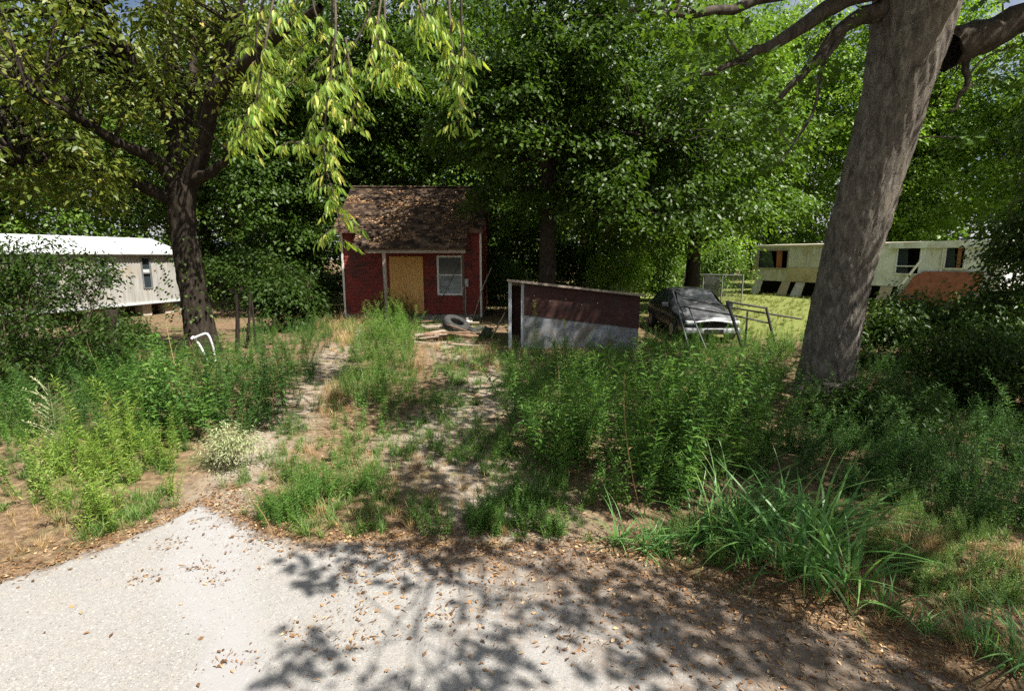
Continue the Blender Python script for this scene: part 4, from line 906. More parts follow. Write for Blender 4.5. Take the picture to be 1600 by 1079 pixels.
# --- tree out of frame on the left whose bright bough hangs into the picture
def build_bough():
    tx, ty = -10.5, 5.2
    t = empty('pecan_tree', (tx, ty, 0)); tag(t, 'tree whose bright yellow-green drooping leaves hang before the house', 'tree')
    o3 = np.array([tx, ty, 0]); tp = smooth_path([(tx, ty, -.1, .42), (tx, ty, 2.5, .33), (tx+.2, ty, 5.0, .30), (tx+.4, ty+.2, 7.5, .2), (tx+.5, ty+.2, 10, .08)], 24)
    V, F = tube_np(tp[:, :3]-o3, tp[:, 3], 16, .05, 3); obj('trunk', np_mesh('trunk', V, F, smooth=True), M['bark_grey'], t)
    Yb = 6.6
    main = [(tx+.2, ty, 5.6, .15), (-8.0, 5.8, 6.9, .11), tuple([*at(330, -130, 6.4), .075]), tuple([*at(480, -60, Yb), .05]), tuple([*at(600, -30, Yb+.2), .03]), tuple([*at(720, -20, Yb+.3), .012])]
    mp = smooth_path(main, 30); V, F = tube_np(mp[:, :3]-o3, mp[:, 3], 9, .04, 2); obj('limb', np_mesh('limb', V, F, smooth=True), M['bark_grey'], t)
    # drooping branchlets, as photo columns
    br = [[(520,-60),(515,60),(480,110),(420,160),(390,205),(352,225)], [(520,-60),(525,40),(518,110),(512,150),(507,210),(508,255),(520,300),(528,340),(535,395)],
          [(600,-30),(560,60),(535,100),(520,160),(540,190)], [(600,-30),(602,60),(600,95),(598,120)], [(700,-25),(705,60),(708,100),(700,130)], [(720,-20),(722,120),(716,205)],
          [(440,-70),(420,40),(405,130),(395,175),(375,210)], [(520,60),(500,130),(492,180),(485,215)], [(540,60),(548,120),(552,160),(550,200)], [(600,-30),(590,60),(620,95),(625,120)], [(480,-60),(470,-10),(455,20),(450,40)], [(430,-70),(400,60),(412,120),(425,140)], [(560,-40),(575,20),(590,40),(600,50)], [(640,-30),(660,20),(665,40)],
          [(480,-60),(490,10),(500,50),(470,75),(465,90)], [(690,-20),(680,10),(672,35)], [(505,230),(480,225),(455,222),(440,228)]]
    tw = []; LP, LD, LN, LL = [], [], [], []
    rg = np.random.default_rng(21)
    def compound(p, d, n=9, size=.17):
        """a hanging compound leaf: rachis along d with drooping leaflets"""
        d = unit(d); side = unit(np.cross(d, np.array([0, 0, 1.0]))+1e-3)
        Lr = size*2.0
        for k in range(n):
            f = (k//2+1)/(n//2+1); s = 1 if k % 2 else -1
            q = p+d*Lr*f+np.array([0, 0, -.25*Lr*f*f])
            if k == n-1: dd = d+np.array([0, 0, -1.2])
            else: dd = side*s*.55+d*.35+np.array([0, 0, -1.0])+rg.normal(0, .15, 3)
            LP.append(q); LD.append(dd); LN.append(np.array([-.3, -.8, .6])+rg.normal(0, .5, 3)); LL.append(size*rg.uniform(.75, 1.2))
        tw.append(tube_np(np.array([p, p+d*Lr*.5+np.array([0, 0, -.06*Lr]), p+d*Lr+np.array([0, 0, -.25*Lr])])-o3, np.array([.004, .003, .0015]), 4))
    for i, px in enumerate(br):
        Yj = Yb+rg.uniform(-.5, .6)
        pts = np.array([at(u, v, Yj if k > 0 else Yb+.1) for k, (u, v) in enumerate(px)]); sp = smooth_path(pts, 22)
        tw.append(tube_np(sp-o3, np.linspace(.016, .004, 22), 5))
        seg = np.linalg.norm(np.diff(sp, axis=0), axis=1).sum(); m = max(4, int(seg/.085))
        for k in range(m):
            f = .18+.82*(k+.5)/m
            if f < .3 and rg.random() < .4: continue
            j = int(f*21); p = sp[j]; th = rg.random()*6.28
            compound(p, np.array([math.cos(th), math.sin(th), -.35+rg.normal(0, .2)]), 9 if rg.random() < .7 else 7, rg.uniform(.09, .15))
    V, F = cat_mesh(tw); o = obj('branchlets', np_mesh('branchlets', V, F, smooth=True), M['twig'], t); o['kind'] = 'stuff'
    LP = np.array(LP); V, F, R = leaves(LP-o3, np.array(LD), np.array(LN), np.array(LL), np.array(LL)*RNG.uniform(.2, .34, len(LL)), LEAF7); obj('leaflets', np_mesh('leaflets', V, F, R), M['leaf_pecan'], t)
    C = ell([((tx-.2, ty, 9), (2.6, 2.6, 2.2))], 70, .5); V, F = cat_mesh(twigs([r for r in tp[10:]], C)); o = obj('twigs', np_mesh('twigs', V-o3, F, smooth=True), M['bark_grey'], t); o['kind'] = 'stuff'
    V, F, R = clump_leaves(C, 60, .6, .16, LEAF4, .35, .4); obj('crown', np_mesh('crown', V-o3, F, R), M['leaf_pecan'], t)
build_bough()

# --- trees behind
def back_tree(name, label, x, y, h, r, cs, n, per, L, lm, sig=.8, flat=.34, bm='bark_dark', group='trees behind the red house', limbs=7, lean=(0, 0), shell=.5):
    trunk = [(x, y, -.2, r*1.35), (x+lean[0]*.1, y+lean[1]*.1, h*.15, r), (x+lean[0]*.5, y+lean[1]*.5, h*.5, r*.7), (x+lean[0], y+lean[1], h, r*.2)]
    tree(name, label, trunk, gen_limbs(trunk[2], cs, limbs, r*.38), ell(cs, n, shell), dict(n_per=per, sig=sig, L=L, tpl=LEAF4, aspect=.6, droop=.42, flat=flat, tilt=.5), M[lm], M[bm], group, 12, .05, x, steps=20, tw=.9)
mx = at(855, 420, 19.2)[0]
back_tree('shade_tree', 'straight dark trunk rising behind the plywood shed under dense foliage', mx, 19.2, 12, .34,
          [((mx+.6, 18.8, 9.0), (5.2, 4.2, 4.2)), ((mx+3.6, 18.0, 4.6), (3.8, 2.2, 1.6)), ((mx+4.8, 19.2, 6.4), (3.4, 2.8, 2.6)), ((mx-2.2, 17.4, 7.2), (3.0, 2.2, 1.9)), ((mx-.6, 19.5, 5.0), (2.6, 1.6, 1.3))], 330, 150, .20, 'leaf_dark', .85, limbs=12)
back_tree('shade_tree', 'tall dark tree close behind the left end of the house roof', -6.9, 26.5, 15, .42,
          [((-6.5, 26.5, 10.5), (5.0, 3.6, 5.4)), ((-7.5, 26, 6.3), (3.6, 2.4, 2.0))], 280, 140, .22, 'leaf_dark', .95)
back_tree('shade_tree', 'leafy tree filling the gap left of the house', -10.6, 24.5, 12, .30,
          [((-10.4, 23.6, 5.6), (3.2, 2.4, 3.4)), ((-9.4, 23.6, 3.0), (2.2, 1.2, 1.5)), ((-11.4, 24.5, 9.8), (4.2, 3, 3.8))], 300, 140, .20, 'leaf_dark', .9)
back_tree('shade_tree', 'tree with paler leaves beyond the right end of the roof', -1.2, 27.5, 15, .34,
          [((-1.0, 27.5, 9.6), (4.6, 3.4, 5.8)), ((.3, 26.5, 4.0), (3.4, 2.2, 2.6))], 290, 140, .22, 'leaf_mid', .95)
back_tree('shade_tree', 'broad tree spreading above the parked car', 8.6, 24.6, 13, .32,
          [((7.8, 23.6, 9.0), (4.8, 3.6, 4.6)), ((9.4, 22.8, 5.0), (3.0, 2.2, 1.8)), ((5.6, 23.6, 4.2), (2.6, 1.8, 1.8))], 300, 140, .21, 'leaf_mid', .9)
RT = [('sunlit tree between the shade tree and the leaning trunk', 13.6, 38, [((13.4, 37.5, 11.5), (5.4, 3.5, 9.0)), ((12.0, 35.0, 3.2), (3.8, 1.8, 2.2))]),
      ('bright yellow-green tree left of the leaning trunk behind the trailer', 20.5, 41.5, [((20.5, 41, 12.5), (6.0, 4, 10.0))]),
      ('bright yellow-green tree right of the leaning trunk above the trailer', 28.2, 38.5, [((28, 38, 12.0), (6.2, 4, 9.6)), ((27, 36.5, 4.5), (5, 2, 2))]),
      ('bright tree at the far right edge behind the trailer', 35, 33, [((34.5, 33, 11.0), (5.6, 4.2, 9.0))])]
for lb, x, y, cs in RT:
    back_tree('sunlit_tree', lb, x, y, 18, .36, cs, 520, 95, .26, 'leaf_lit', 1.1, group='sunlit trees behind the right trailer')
LT = [('tree standing behind the far end of the left mobile home', -17.5, 30, [((-17.5, 29.5, 8.5), (5.2, 4, 6.6))], 'leaf_dark'),
      ('tree above the white roof at the left edge', -24.5, 25, [((-24, 25, 8.4), (5.4, 4.4, 6.0))], 'leaf_mid'),
      ('far tree at the left edge beyond the mobile home', -30, 18, [((-29, 18.5, 8), (5, 5, 6))], 'leaf_mid'),
      ('dark tree between the left mobile home and the house', -12.8, 34, [((-12.8, 33.5, 10.5), (5.4, 3.5, 8))], 'leaf_dark'),
      ('tall tree rising far behind the house ridge', -3.5, 35, [((-3.5, 35, 11), (5.6, 3.5, 8))], 'leaf_dark'),
      ('tall tree far behind the plywood shed', 5, 36, [((5, 36, 11), (5.6, 3.5, 8))], 'leaf_mid')]
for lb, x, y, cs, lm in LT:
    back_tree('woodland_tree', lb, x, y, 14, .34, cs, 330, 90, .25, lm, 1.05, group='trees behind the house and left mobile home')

# far wood that reads as one mass
def far_wood():
    n = 2600; x = RNG.uniform(-75, 80, n); y = 52+RNG.random(n)*12+.0016*x*x*-1; z = RNG.random(n)**.9*(19+2.5*np.sin(x*.23)+2.5*np.sin(x*.61))+.4
    V, F, R = clump_leaves(np.stack([x, y, z], -1), 48, 1.7, .55, LEAF4, .7, .3, .8)
    o = obj('far_wood', np_mesh('far_wood', V, F, R), M['leaf_mid']); tag(o, 'far green wood closing the view behind the trees', 'wood', kind='stuff')
    tp = []
    for i in range(90):
        xx = -75+155*i/90+RNG.normal(0, .6); yy = 56+RNG.normal(0, 2); tp.append(tube_np(np.array([(xx, yy, -.3), (xx+.3, yy, 5), (xx+.2, yy, 10)]), np.array([.25, .2, .06]), 6))
    V, F = cat_mesh(tp); k = obj('far_trunks', np_mesh('far_trunks', V, F), M['bark_dark'], o); k['kind'] = 'stuff'
far_wood()

# ------------------------------------------------------------------ shrubs
def shrub(name, label, cs, n, per, L, lm, sig=.3, aspect=.45, group=None, tpl=LEAF5):
    c0 = np.array(cs[0][0]); t = empty(name, (c0[0], c0[1], 0)); tag(t, label, 'shrub', group); o3 = np.array([c0[0], c0[1], 0])
    sub = []
    for c_, r_ in cs:
        c_, r_ = np.array(c_, float), np.array(r_, float); sub.append((c_, r_*.72))
        for q_ in range(5):
            d_ = unit(RNG.normal(size=3)); d_[2] = abs(d_[2])*.9-.2; sub.append((c_+d_*r_*.72, r_*RNG.uniform(.28, .5)))
    C = ell(sub, n, .55); C[:, 2] = np.maximum(C[:, 2], .12); st = []; rs_ = min(1.0, cs[0][1][2])*.022
    for i in range(9):
        q = C[RNG.integers(n)]; b_ = np.array([c0[0]+RNG.normal(0, .3*min(1, cs[0][1][0])), c0[1]+RNG.normal(0, .3*min(1, cs[0][1][0])), -.05])
        st.append(smooth_path([(*(b_*np.array([1, 1, 1])), rs_), (*((b_+q)/2+np.array([0, 0, .2*min(1, cs[0][1][2])])), rs_*.6), (*q, rs_*.2)], 12))
    skel = [r for s in st for r in s[2:]]
    V, F = cat_mesh([tube_np(s[:, :3]-o3, s[:, 3], 6) for s in st] + [(v-o3, f) for v, f in twigs(skel, C, rs_*.5, .002)])
    k = obj('stems', np_mesh('stems', V, F, smooth=True), M['twig'], t); k['kind'] = 'stuff'
    V, F, R = clump_leaves(C, per, sig, L, tpl, aspect, .3, .8, .7); obj('foliage', np_mesh('foliage', V-o3, F, R), lm if not isinstance(lm, str) else M[lm], t)
a = gp(55, 640)
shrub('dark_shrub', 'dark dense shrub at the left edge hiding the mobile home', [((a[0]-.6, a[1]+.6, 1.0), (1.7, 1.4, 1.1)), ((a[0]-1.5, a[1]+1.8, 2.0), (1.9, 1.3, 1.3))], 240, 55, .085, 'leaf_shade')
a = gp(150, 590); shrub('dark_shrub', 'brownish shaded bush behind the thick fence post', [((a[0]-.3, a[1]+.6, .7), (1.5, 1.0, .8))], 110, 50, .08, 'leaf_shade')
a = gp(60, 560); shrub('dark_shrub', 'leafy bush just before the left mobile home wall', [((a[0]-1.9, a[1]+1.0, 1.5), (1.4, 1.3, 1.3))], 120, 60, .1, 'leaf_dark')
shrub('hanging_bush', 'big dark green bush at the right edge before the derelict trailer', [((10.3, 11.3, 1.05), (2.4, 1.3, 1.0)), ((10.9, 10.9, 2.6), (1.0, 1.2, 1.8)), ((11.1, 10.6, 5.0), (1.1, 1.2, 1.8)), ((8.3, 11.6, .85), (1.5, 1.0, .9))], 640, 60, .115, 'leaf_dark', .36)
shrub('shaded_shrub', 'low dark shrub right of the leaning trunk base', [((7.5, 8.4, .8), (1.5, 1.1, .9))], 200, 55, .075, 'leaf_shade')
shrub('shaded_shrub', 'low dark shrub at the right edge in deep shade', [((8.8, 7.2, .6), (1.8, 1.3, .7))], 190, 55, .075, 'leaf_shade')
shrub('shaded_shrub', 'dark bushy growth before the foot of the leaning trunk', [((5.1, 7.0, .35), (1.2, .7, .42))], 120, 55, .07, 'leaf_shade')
a = at(965, 430, 22); shrub('pale_bush', 'sunlit pale green bush showing over the shed roof', [((a[0], 22, 1.7), (1.9, 1.2, 1.5))], 120, 60, .11, 'leaf_lit', .4)
a = at(490, 470, 22.0); shrub('house_bush', 'dark bush hugging the left wall of the red house', [((a[0], 22.0, 1.2), (1.5, 1.0, 1.3))], 90, 60, .12, 'leaf_shade', .4)  # left bush carries the deep shade there in its leaf colour
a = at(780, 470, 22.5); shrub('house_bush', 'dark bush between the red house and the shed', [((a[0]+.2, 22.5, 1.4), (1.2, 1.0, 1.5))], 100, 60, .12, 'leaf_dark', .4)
a = gp(333, 745); shrub('dry_shrub', 'pale greyish dry shrub at the left edge of the drive', [((a[0], a[1]+.25, .28), (.42, .32, .30))], 70, 40, .04, 'weed_pale', .13, .3)

for k, (lb, x, y, h) in enumerate([('dark understory bush behind the left bushes and stakes', -10.8, 21.2, 1.7), ('dark understory bush far left of the house', -13.2, 27, 2.2), ('dark bush deep behind the gap right of the house', .8, 25.6, 2.2), ('dark bush behind the middle of the shed roof', 3.4, 25.5, 2.0),
        ('bush behind the chain-link fence', 8.2, 28.5, 1.8), ('low bush right behind the chain-link fence end', 12.6, 31.5, 2.0), ('dark bush right beside the left trunk foot', -7.6, 17.2, 1.1)]):
    shrub('understory_bush', lb, [((x, y, h*.9), (2.2 if h > 1.2 else 1.1, 1.2, h))], (70 if x < -7 else 130), 60, .15, 'leaf_shade' if x < -7 else 'leaf_dark' if x < 8 else 'leaf_mid', .5, .55, 'understory bushes behind the yard', LEAF4)  # left ones take darker leaves in place of deep shade

# fallen bare branches and a metal rail, right edge
def fallen():
    t = None
    sets = [('arching bare branch low at the right edge', [[(1500,640),(1535,600),(1570,568),(1640,545)], [(1535,600),(1545,575),(1560,560)], [(1520,612),(1575,590),(1640,575)]], 9.6),
            ('thin metal rail across the right edge, built as a dead branch', [[(1470,536),(1530,545),(1600,557),(1680,570)], [(1530,545),(1560,540),(1590,534)]], 10.4),  # metal rail modelled as a forked bare branch
            ('tangled dead branch beside the arching one', [[(1480,600),(1512,570),(1530,590),(1545,612)], [(1512,570),(1495,560),(1488,548)]], 9.9)]
    for lb, ps, y in sets:
        mb = MB()
        for i, px in enumerate(ps):
            pts = smooth_path([at(u, v, y+.1*k) for k, (u, v) in enumerate(px)], 12); pts[:, 2] = np.maximum(pts[:, 2], .05); mb.tube(pts, np.linspace(.04 if i == 0 else .022, .008, 12), 7)
        tag(mb.build('dead_branch', M['twig']), lb, 'branch', 'dead branches at the right edge')
    # dry reddish brush left of the house
    a = at(440, 500, 19.5); mb = MB()
    for i in range(26):
        q = np.array([a[0]+RNG.normal(0, .25), a[1]+RNG.normal(0, .25), 0.0]); th = RNG.random()*6.28; L = RNG.uniform(.6, 1.2)
        mb.tube(smooth_path([q, q+np.array([math.cos(th)*.4*L, math.sin(th)*.3*L, .45*L]), q+np.array([math.cos(th)*.95*L, math.sin(th)*.6*L, .5*L])], 7), np.linspace(.014, .004, 7), 5)
    tag(mb.build('dry_brush', surf('red_brown_twig', [(.3,(.12,.06,.04)),(.7,(.28,.16,.10))], 9, .9, 0)), 'reddish dry brush pile left of the red house', 'brush')
fallen()

# ------------------------------------------------------------------ weeds and grass
def stalk(h, n, L, W, up=.5, lean=.12, tpl=LEAF4, rs=1, top=None, from_=.12, taper=.5, r=.0045):
    rg = np.random.default_rng(rs); th0 = rg.random()*6.28; l = lean*h
    def pos(f): return np.stack([math.cos(th0)*l*f**2, math.sin(th0)*l*f**2, h*f*(1-.04*f)], -1) if np.isscalar(f) else np.stack([np.cos(th0)*l*f**2, np.sin(th0)*l*f**2, h*f*(1-.04*f)], -1)
    f = np.linspace(0, 1, 6); V, F = tube_np(pos(f), np.linspace(r, r*.35, 6), 4); parts = [(V, F, np.full(len(F)*2, .45))]
    f = from_+(1-from_)*np.linspace(0, 1, n); a = np.arange(n)*2.4+rg.normal(0, .3, n)
    D = np.stack([np.cos(a), np.sin(a), up*(.4+.9*f)+rg.normal(0, .2, n)], -1); N = np.stack([-np.cos(a)*.4, -np.sin(a)*.4, np.ones(n)], -1)+rg.normal(0, .25, (n, 3))
    sz = (1-taper*f)*rg.uniform(.75, 1.2, n)*np.clip(.45+f*3, 0, 1)
    parts.append(leaves(pos(f), D, N, L*sz, W*sz, tpl, np.clip(rg.beta(2, 2.2, n)+.1*f-.06, 0, 1)))
    if top == 'plume':
        m = 60; f2 = .88+.12*rg.random(m); a = rg.random(m)*6.28; D = np.stack([np.cos(a), np.sin(a), .8+0*a], -1)
        parts.append(leaves(pos(f2), D, D[:, [1,2,0]], .035, .012, LEAF4, .85+.14*rg.random(m)))
    return cat3(parts)
def place(tv, x, y, z, rot=0, s=1, tilt=(0, 0)):
    V, F, R = tv; c, q = math.cos(rot), math.sin(rot)
    W = np.stack([V[:, 0]*c-V[:, 1]*q+tilt[0]*V[:, 2], V[:, 0]*q+V[:, 1]*c+tilt[1]*V[:, 2], V[:, 2]], -1)*s+np.array([x, y, z]); return W, F, R
def bush_of(k, spread, hs, rs, **kw):
    rg = np.random.default_rng(rs); return cat3([place(stalk(rs=rs*50+i, h=rg.uniform(*hs), **kw), rg.normal(0, spread), rg.normal(0, spread), 0, rg.random()*6.28, 1, rg.normal(0, .15, 2)) for i in range(k)])
def blades(n, L, W, spread, rs, arch=1.0, seg=5, up=1.0):
    rg = np.random.default_rng(rs); th = rg.random(n)*6.28; b = np.stack([rg.normal(0, spread, n), rg.normal(0, spread, n), np.zeros(n)], -1)
    ll = L*rg.uniform(.5, 1.15, n); ar = arch*rg.uniform(.4, 1.3, n); el = up*rg.uniform(1.0, 1.5, n)
    hd = np.stack([np.cos(th), np.sin(th), np.zeros(n)], -1); sd = np.stack([-np.sin(th), np.cos(th), np.zeros(n)], -1)
    P = b.copy(); ring = []
    for k in range(seg+1):
        f = k/seg; w = W*(1-f**2.2)*(.6+.4*min(1, f*4))*.5+1e-4
        ring.append(P-sd*w); ring.append(P+sd*w)
        ang = el-ar*f*1.9; P = P+(hd*np.cos(ang)[:, None]+np.array([0, 0, 1])*np.sin(ang)[:, None])*(ll/seg)[:, None]
    V = np.stack(ring, 1); m = 2*(seg+1); V[:, :, 2] = np.maximum(V[:, :, 2], -.02)
    Fq = np.array([[2*k, 2*k+1, 2*k+3, 2*k+2] for k in range(seg)]); F = (np.arange(n)*m)[:, None, None]+Fq[None]
    R = np.repeat(np.clip(rg.beta(2, 2.2, n), 0, 1), seg); V = V.reshape(-1, 3); F = F.reshape(-1, 4)
    return V, tri(F), np.concatenate([R, R])

TALL = [stalk(1.0, 90, .125, .020, .45, .12+.07*i, rs=i, taper=.45) for i in range(1, 6)]
TALL += [stalk(1.0, 70, .13, .03, .35, .16, tpl=LEAF5, rs=i, taper=.5) for i in range(6, 9)]
BROAD = [stalk(1.0, 46, .15, .042, .15, .15, tpl=LEAF5, rs=i, taper=.45) for i in range(20, 24)]
BUSHY = [bush_of(7, .07, (.35, .62), i, n=34, L=.075, W=.018, up=.5) for i in range(30, 34)]
LONG = [blades(34, 1.15, .027, .09, i, .95, 8) for i in range(40, 45)]
TUFT = [blades(34, .34, .008, .035, i, .8, 3) for i in range(50, 54)]
FINE = [blades(40, .60, .006, .05, i, .45, 4) for i in range(54, 58)]

def individuals(name, variants, mat, spots, label, cat, group, rs=1):
    rg = random.Random(rs); mes = []
    for k, (V, F, R) in enumerate(variants):
        me = np_mesh(name, V, F, R); me.materials.append(mat); mes.append(me)
    for (x, y, s) in spots:
        o = bpy.data.objects.new(name, mes[rg.randrange(len(mes))]); COL.objects.link(o)
        o.location = (x, y, float(gz(x, y))-.01); o.rotation_euler = (rg.gauss(0, .15), rg.gauss(0, .15), rg.random()*6.283); q = s*rg.uniform(.8, 1.15); o.scale = (q*rg.uniform(.85, 1.15), q*rg.uniform(.85, 1.15), q)
        tag(o, label.pop(0) if isinstance(label, list) else label, cat, group)
def mass(name, variants, mat, spots, label, cat='weeds', rs=1):
    rg = random.Random(rs); parts = []
    for (x, y, s) in spots:
        parts.append(place(variants[rg.randrange(len(variants))], x, y, float(gz(x, y))-.01, rg.random()*6.283, s*rg.uniform(.75, 1.2), (rg.gauss(0, .18), rg.gauss(0, .18))))
    V, F, R = cat3(parts); tag(obj(name, np_mesh(name, V, F, R), mat), label, cat, kind='stuff')
def spots(poly, n, h, clump=None):
    q = pts_in(poly, n*2 if clump else n)
    if clump:
        keep = wob(q[:, 0], q[:, 1], clump[0], clump[1]) > clump[2]; q = q[keep][:n]
    return [(float(a), float(b), h*random.uniform(.75, 1.25)) for a, b in q]

def line_y(px): return gpoly(px)
THR_NEAR = gpoly([(800,690),(850,760),(930,800),(1000,815),(1090,800),(1210,735),(1225,640),(1100,600),(900,600),(790,620)])
THR_FAR = gpoly([(785,620),(900,610),(1100,610),(1225,640),(1225,580),(1215,556),(1100,556),(1000,560),(900,566),(800,566)])
THL = gpoly([(170,640),(235,690),(330,700),(420,690),(470,640),(500,585),(490,555),(400,552),(330,556),(230,570),(160,590)])
THLF = gpoly([(370,550),(500,560),(530,530),(500,512),(400,515)])
def hs(q, k):
    """weed heights: taller towards the road, low near the shed"""
    return [(x, y, max(.3, (2.5-k*y))*random.uniform(.55, 1.0)*min(1, .45+.5*(y-float(edge_y(x))))) for x, y, _ in q]
individuals('tall_weed', TALL, M['weed'], hs(spots(THR_NEAR, 150, 1), .165), 'tall narrow-leaved green weed in the thicket right of the drive', 'weed', 'tall weeds right of the drive', 2)
individuals('broadleaf_weed', BROAD, M['weed'], hs(spots(gpoly([(1010,760),(1110,790),(1210,720),(1200,640),(1060,650)]), 42, 1), .17), 'weed with broad pale pointed leaves amid the right thicket', 'weed', 'broad-leaved weeds in the right thicket', 3)
mass('weed_thicket', TALL+BUSHY+BROAD, M['weed'], hs(spots(THR_FAR, 520, 1), .170)+[(x, y, .5*random.uniform(.5, 1.2)) for x, y, _ in spots([(.3, 11.8), (8.6, 11.8), (8.2, 14.0), (3.6, 14.2), (3.4, 13.4), (.3, 13.4)], 300, 1)]+hs(spots(THR_NEAR, 330, 1), .20), 'dense green weed thicket before the shed and car', rs=4)
individuals('tall_weed', TALL, M['weed'], hs(spots(THL, 100, 1), .16), 'tall narrow-leaved green weed in the thicket left of the drive', 'weed', 'tall weeds left of the drive', 5)
individuals('broadleaf_weed', BROAD, M['weed'], hs(spots(gpoly([(180,700),(290,705),(300,640),(200,620)]), 26, 1), .15), 'weed with broad pale pointed leaves in the left thicket', 'weed', 'broad-leaved weeds in the left thicket', 6)
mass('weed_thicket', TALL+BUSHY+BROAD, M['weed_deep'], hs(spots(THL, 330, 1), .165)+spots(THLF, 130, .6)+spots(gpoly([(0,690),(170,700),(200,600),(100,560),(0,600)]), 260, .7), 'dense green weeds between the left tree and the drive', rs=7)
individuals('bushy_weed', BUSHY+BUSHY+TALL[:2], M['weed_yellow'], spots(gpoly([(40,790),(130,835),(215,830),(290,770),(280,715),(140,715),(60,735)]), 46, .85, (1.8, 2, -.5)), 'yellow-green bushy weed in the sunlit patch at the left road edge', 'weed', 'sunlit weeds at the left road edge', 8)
mass('edge_weeds', BUSHY+TUFT+TALL, M['weed'], [(x, y, h*random.uniform(.5, 1.2)) for x, y, h in spots(gpoly([(0,790),(60,770),(120,720),(300,720),(300,690),(0,680)]), 150, .6)], 'mixed low weeds behind the sunlit left patch', 'weeds', 23)
individuals('bushy_weed', BUSHY, M['weed'], spots(gpoly([(370,800),(420,826),(560,838),(760,838),(880,840),(900,790),(760,740),(640,760),(500,745),(400,750)]), 130, .55, (1.5, .3, -.1)), 'low green weed on the strip between the road and the drive', 'weed', 'low weeds across the drive mouth', 9)
individuals('bushy_weed', BUSHY, M['weed'], spots(gpoly([(600,720),(800,735),(820,690),(560,690)]), 26, .5, (1.4, 1.3, 0)), 'low green weed growing in the middle of the drive', 'weed', 'low weeds in the drive', 10)
ISL = gpoly([(530,640),(640,648),(655,600),(640,545),(590,512),(560,540),(530,590)])
mass('grass_island', FINE+FINE+TUFT+TALL+BUSHY, M['grass'], spots(ISL, 170, .85, (1.6, 1, -.4))+spots(gpoly([(560,540),(640,545),(650,500),(590,495)]), 60, 1.0), 'tall fine grass island between the two wheel ruts', 'grass', 11)
individuals('tall_weed', TALL, M['weed'], spots(gpoly([(590,560),(650,560),(645,500),(600,505)]), 34, 1.05), 'tall weed standing before the plywood door', 'weed', 'tall weeds before the house door', 12)
individuals('tall_weed', TALL, M['weed_deep'], spots(gpoly([(525,498),(550,500),(552,492),(525,490)]), 8, 1.0), 'tall weed at the left corner of the house', 'weed', 'weeds at the house corner', 13)
individuals('long_grass_clump', LONG, M['grass_long'], [(*gp(u, v)[:2], s) for u, v, s in [(1090,850,.7),(1130,855,.85),(1180,872,.9),(1235,895,.95),(1285,915,.95),(1320,925,.8),(1150,815,.85),(1215,830,.95),(1275,850,.95)]],
            ['long arching grass clump, %s from the left in the front row by the road' % q for q in ('first', 'second', 'third', 'fourth', 'fifth', 'sixth')]+['long arching grass clump, %s from the left in the row behind' % q for q in ('first', 'second', 'third')], 'grass clump', 'long grass clumps at the right road edge', 14)
individuals('small_grass_clump', LONG, M['grass_long'], [(*gp(u, v)[:2], s) for u, v, s in [(960,850,.4),(1000,858,.45),(1040,870,.5),(1380,960,.4),(1440,985,.3),(1500,1000,.35),(1540,1025,.4),(1585,1040,.45)]],
            ['short grass clump, %s from the left along the right road edge' % q for q in ('first', 'second', 'third', 'fourth', 'fifth', 'sixth', 'seventh', 'last')], 'grass clump', 'short grass clumps on the right verge', 15)
# ground cover
vr = [(x, y, random.uniform(.2, .55)) for x, y, _ in spots(gpoly([(1080,880),(1250,930),(1600,1040),(1600,820),(1400,780),(1200,800),(1000,840)]), 420, .6, (1.5, 5, -.35))]
mass('verge_grass', TUFT+BUSHY, M['grass'], vr, 'short green grass and weeds on the shaded right verge', 'grass', 16)
mass('drive_grass', TUFT, M['grass'], spots(gpoly([(350,790),(430,835),(900,848),(1000,850),(900,740),(700,690),(430,720)]), 140, .62, (1.9, .4, .05))+spots(gpoly([(500,690),(800,690),(780,560),(700,540),(640,560),(650,640)]), 160, .7, (1.9, 2.2, .15))
     +spots(gpoly([(0,880),(60,870),(250,812),(300,770),(280,720),(0,760)]), 80, .6, (2.0, 4, .1)), 'scattered short grass tufts over the drive', 'grass', 17)
mass('yard_grass', FINE+TUFT, M['grass'], spots([(-8, 14), (-3, 14), (-1.2, 18.5), (-8, 19.5)], 260, .8)+spots([(-.8, 11), (0.2, 11), (0.2, 15), (-2, 17), (-1.8, 13)], 90, .7), 'straggling grass in the yard before the house', 'grass', 18)
mass('dry_stalks', [stalk(1.0, 12, .06, .012, .5, .3, rs=i) for i in range(200, 204)], M['straw'], hs(spots(THR_NEAR, 40, 1), .17)+hs(spots(THL, 40, 1), .16)+hs(spots(THR_FAR, 30, 1), .17), 'dead brown weed stalks among the green thickets', 'weeds', 24)
mass('drive_weeds', BUSHY+TUFT+BROAD, M['weed'], [(x, y, random.uniform(.25, .55)) for x, y, _ in spots(gpoly([(380,800),(900,845),(880,760),(790,690),(790,600),(690,560),(640,640),(520,660),(420,740)]), 260, 1, (1.7, 3.0, -.05))], 'low mixed weeds spreading over the drive', 'weeds', 25)
mass('dry_grass', FINE+TUFT, M['straw'], spots(gpoly([(0,890),(120,845),(240,812),(150,760),(0,760)]), 60, .25)+spots(gpoly([(440,700),(700,720),(880,850),(420,840)]), 90, .35)+spots(gpoly([(1100,880),(1600,1050),(1600,860),(1300,830)]), 110, .4)+spots(gpoly([(520,560),(600,520),(560,500),(480,510),(500,540)]), 90, .8)+spots(gpoly([(640,590),(780,590),(790,545),(640,540)]), 80, .55)+spots(gpoly([(500,660),(560,650),(540,600),(500,620)]), 30, .5), 'straw coloured dry grass near the house and debris', 'grass', 19)
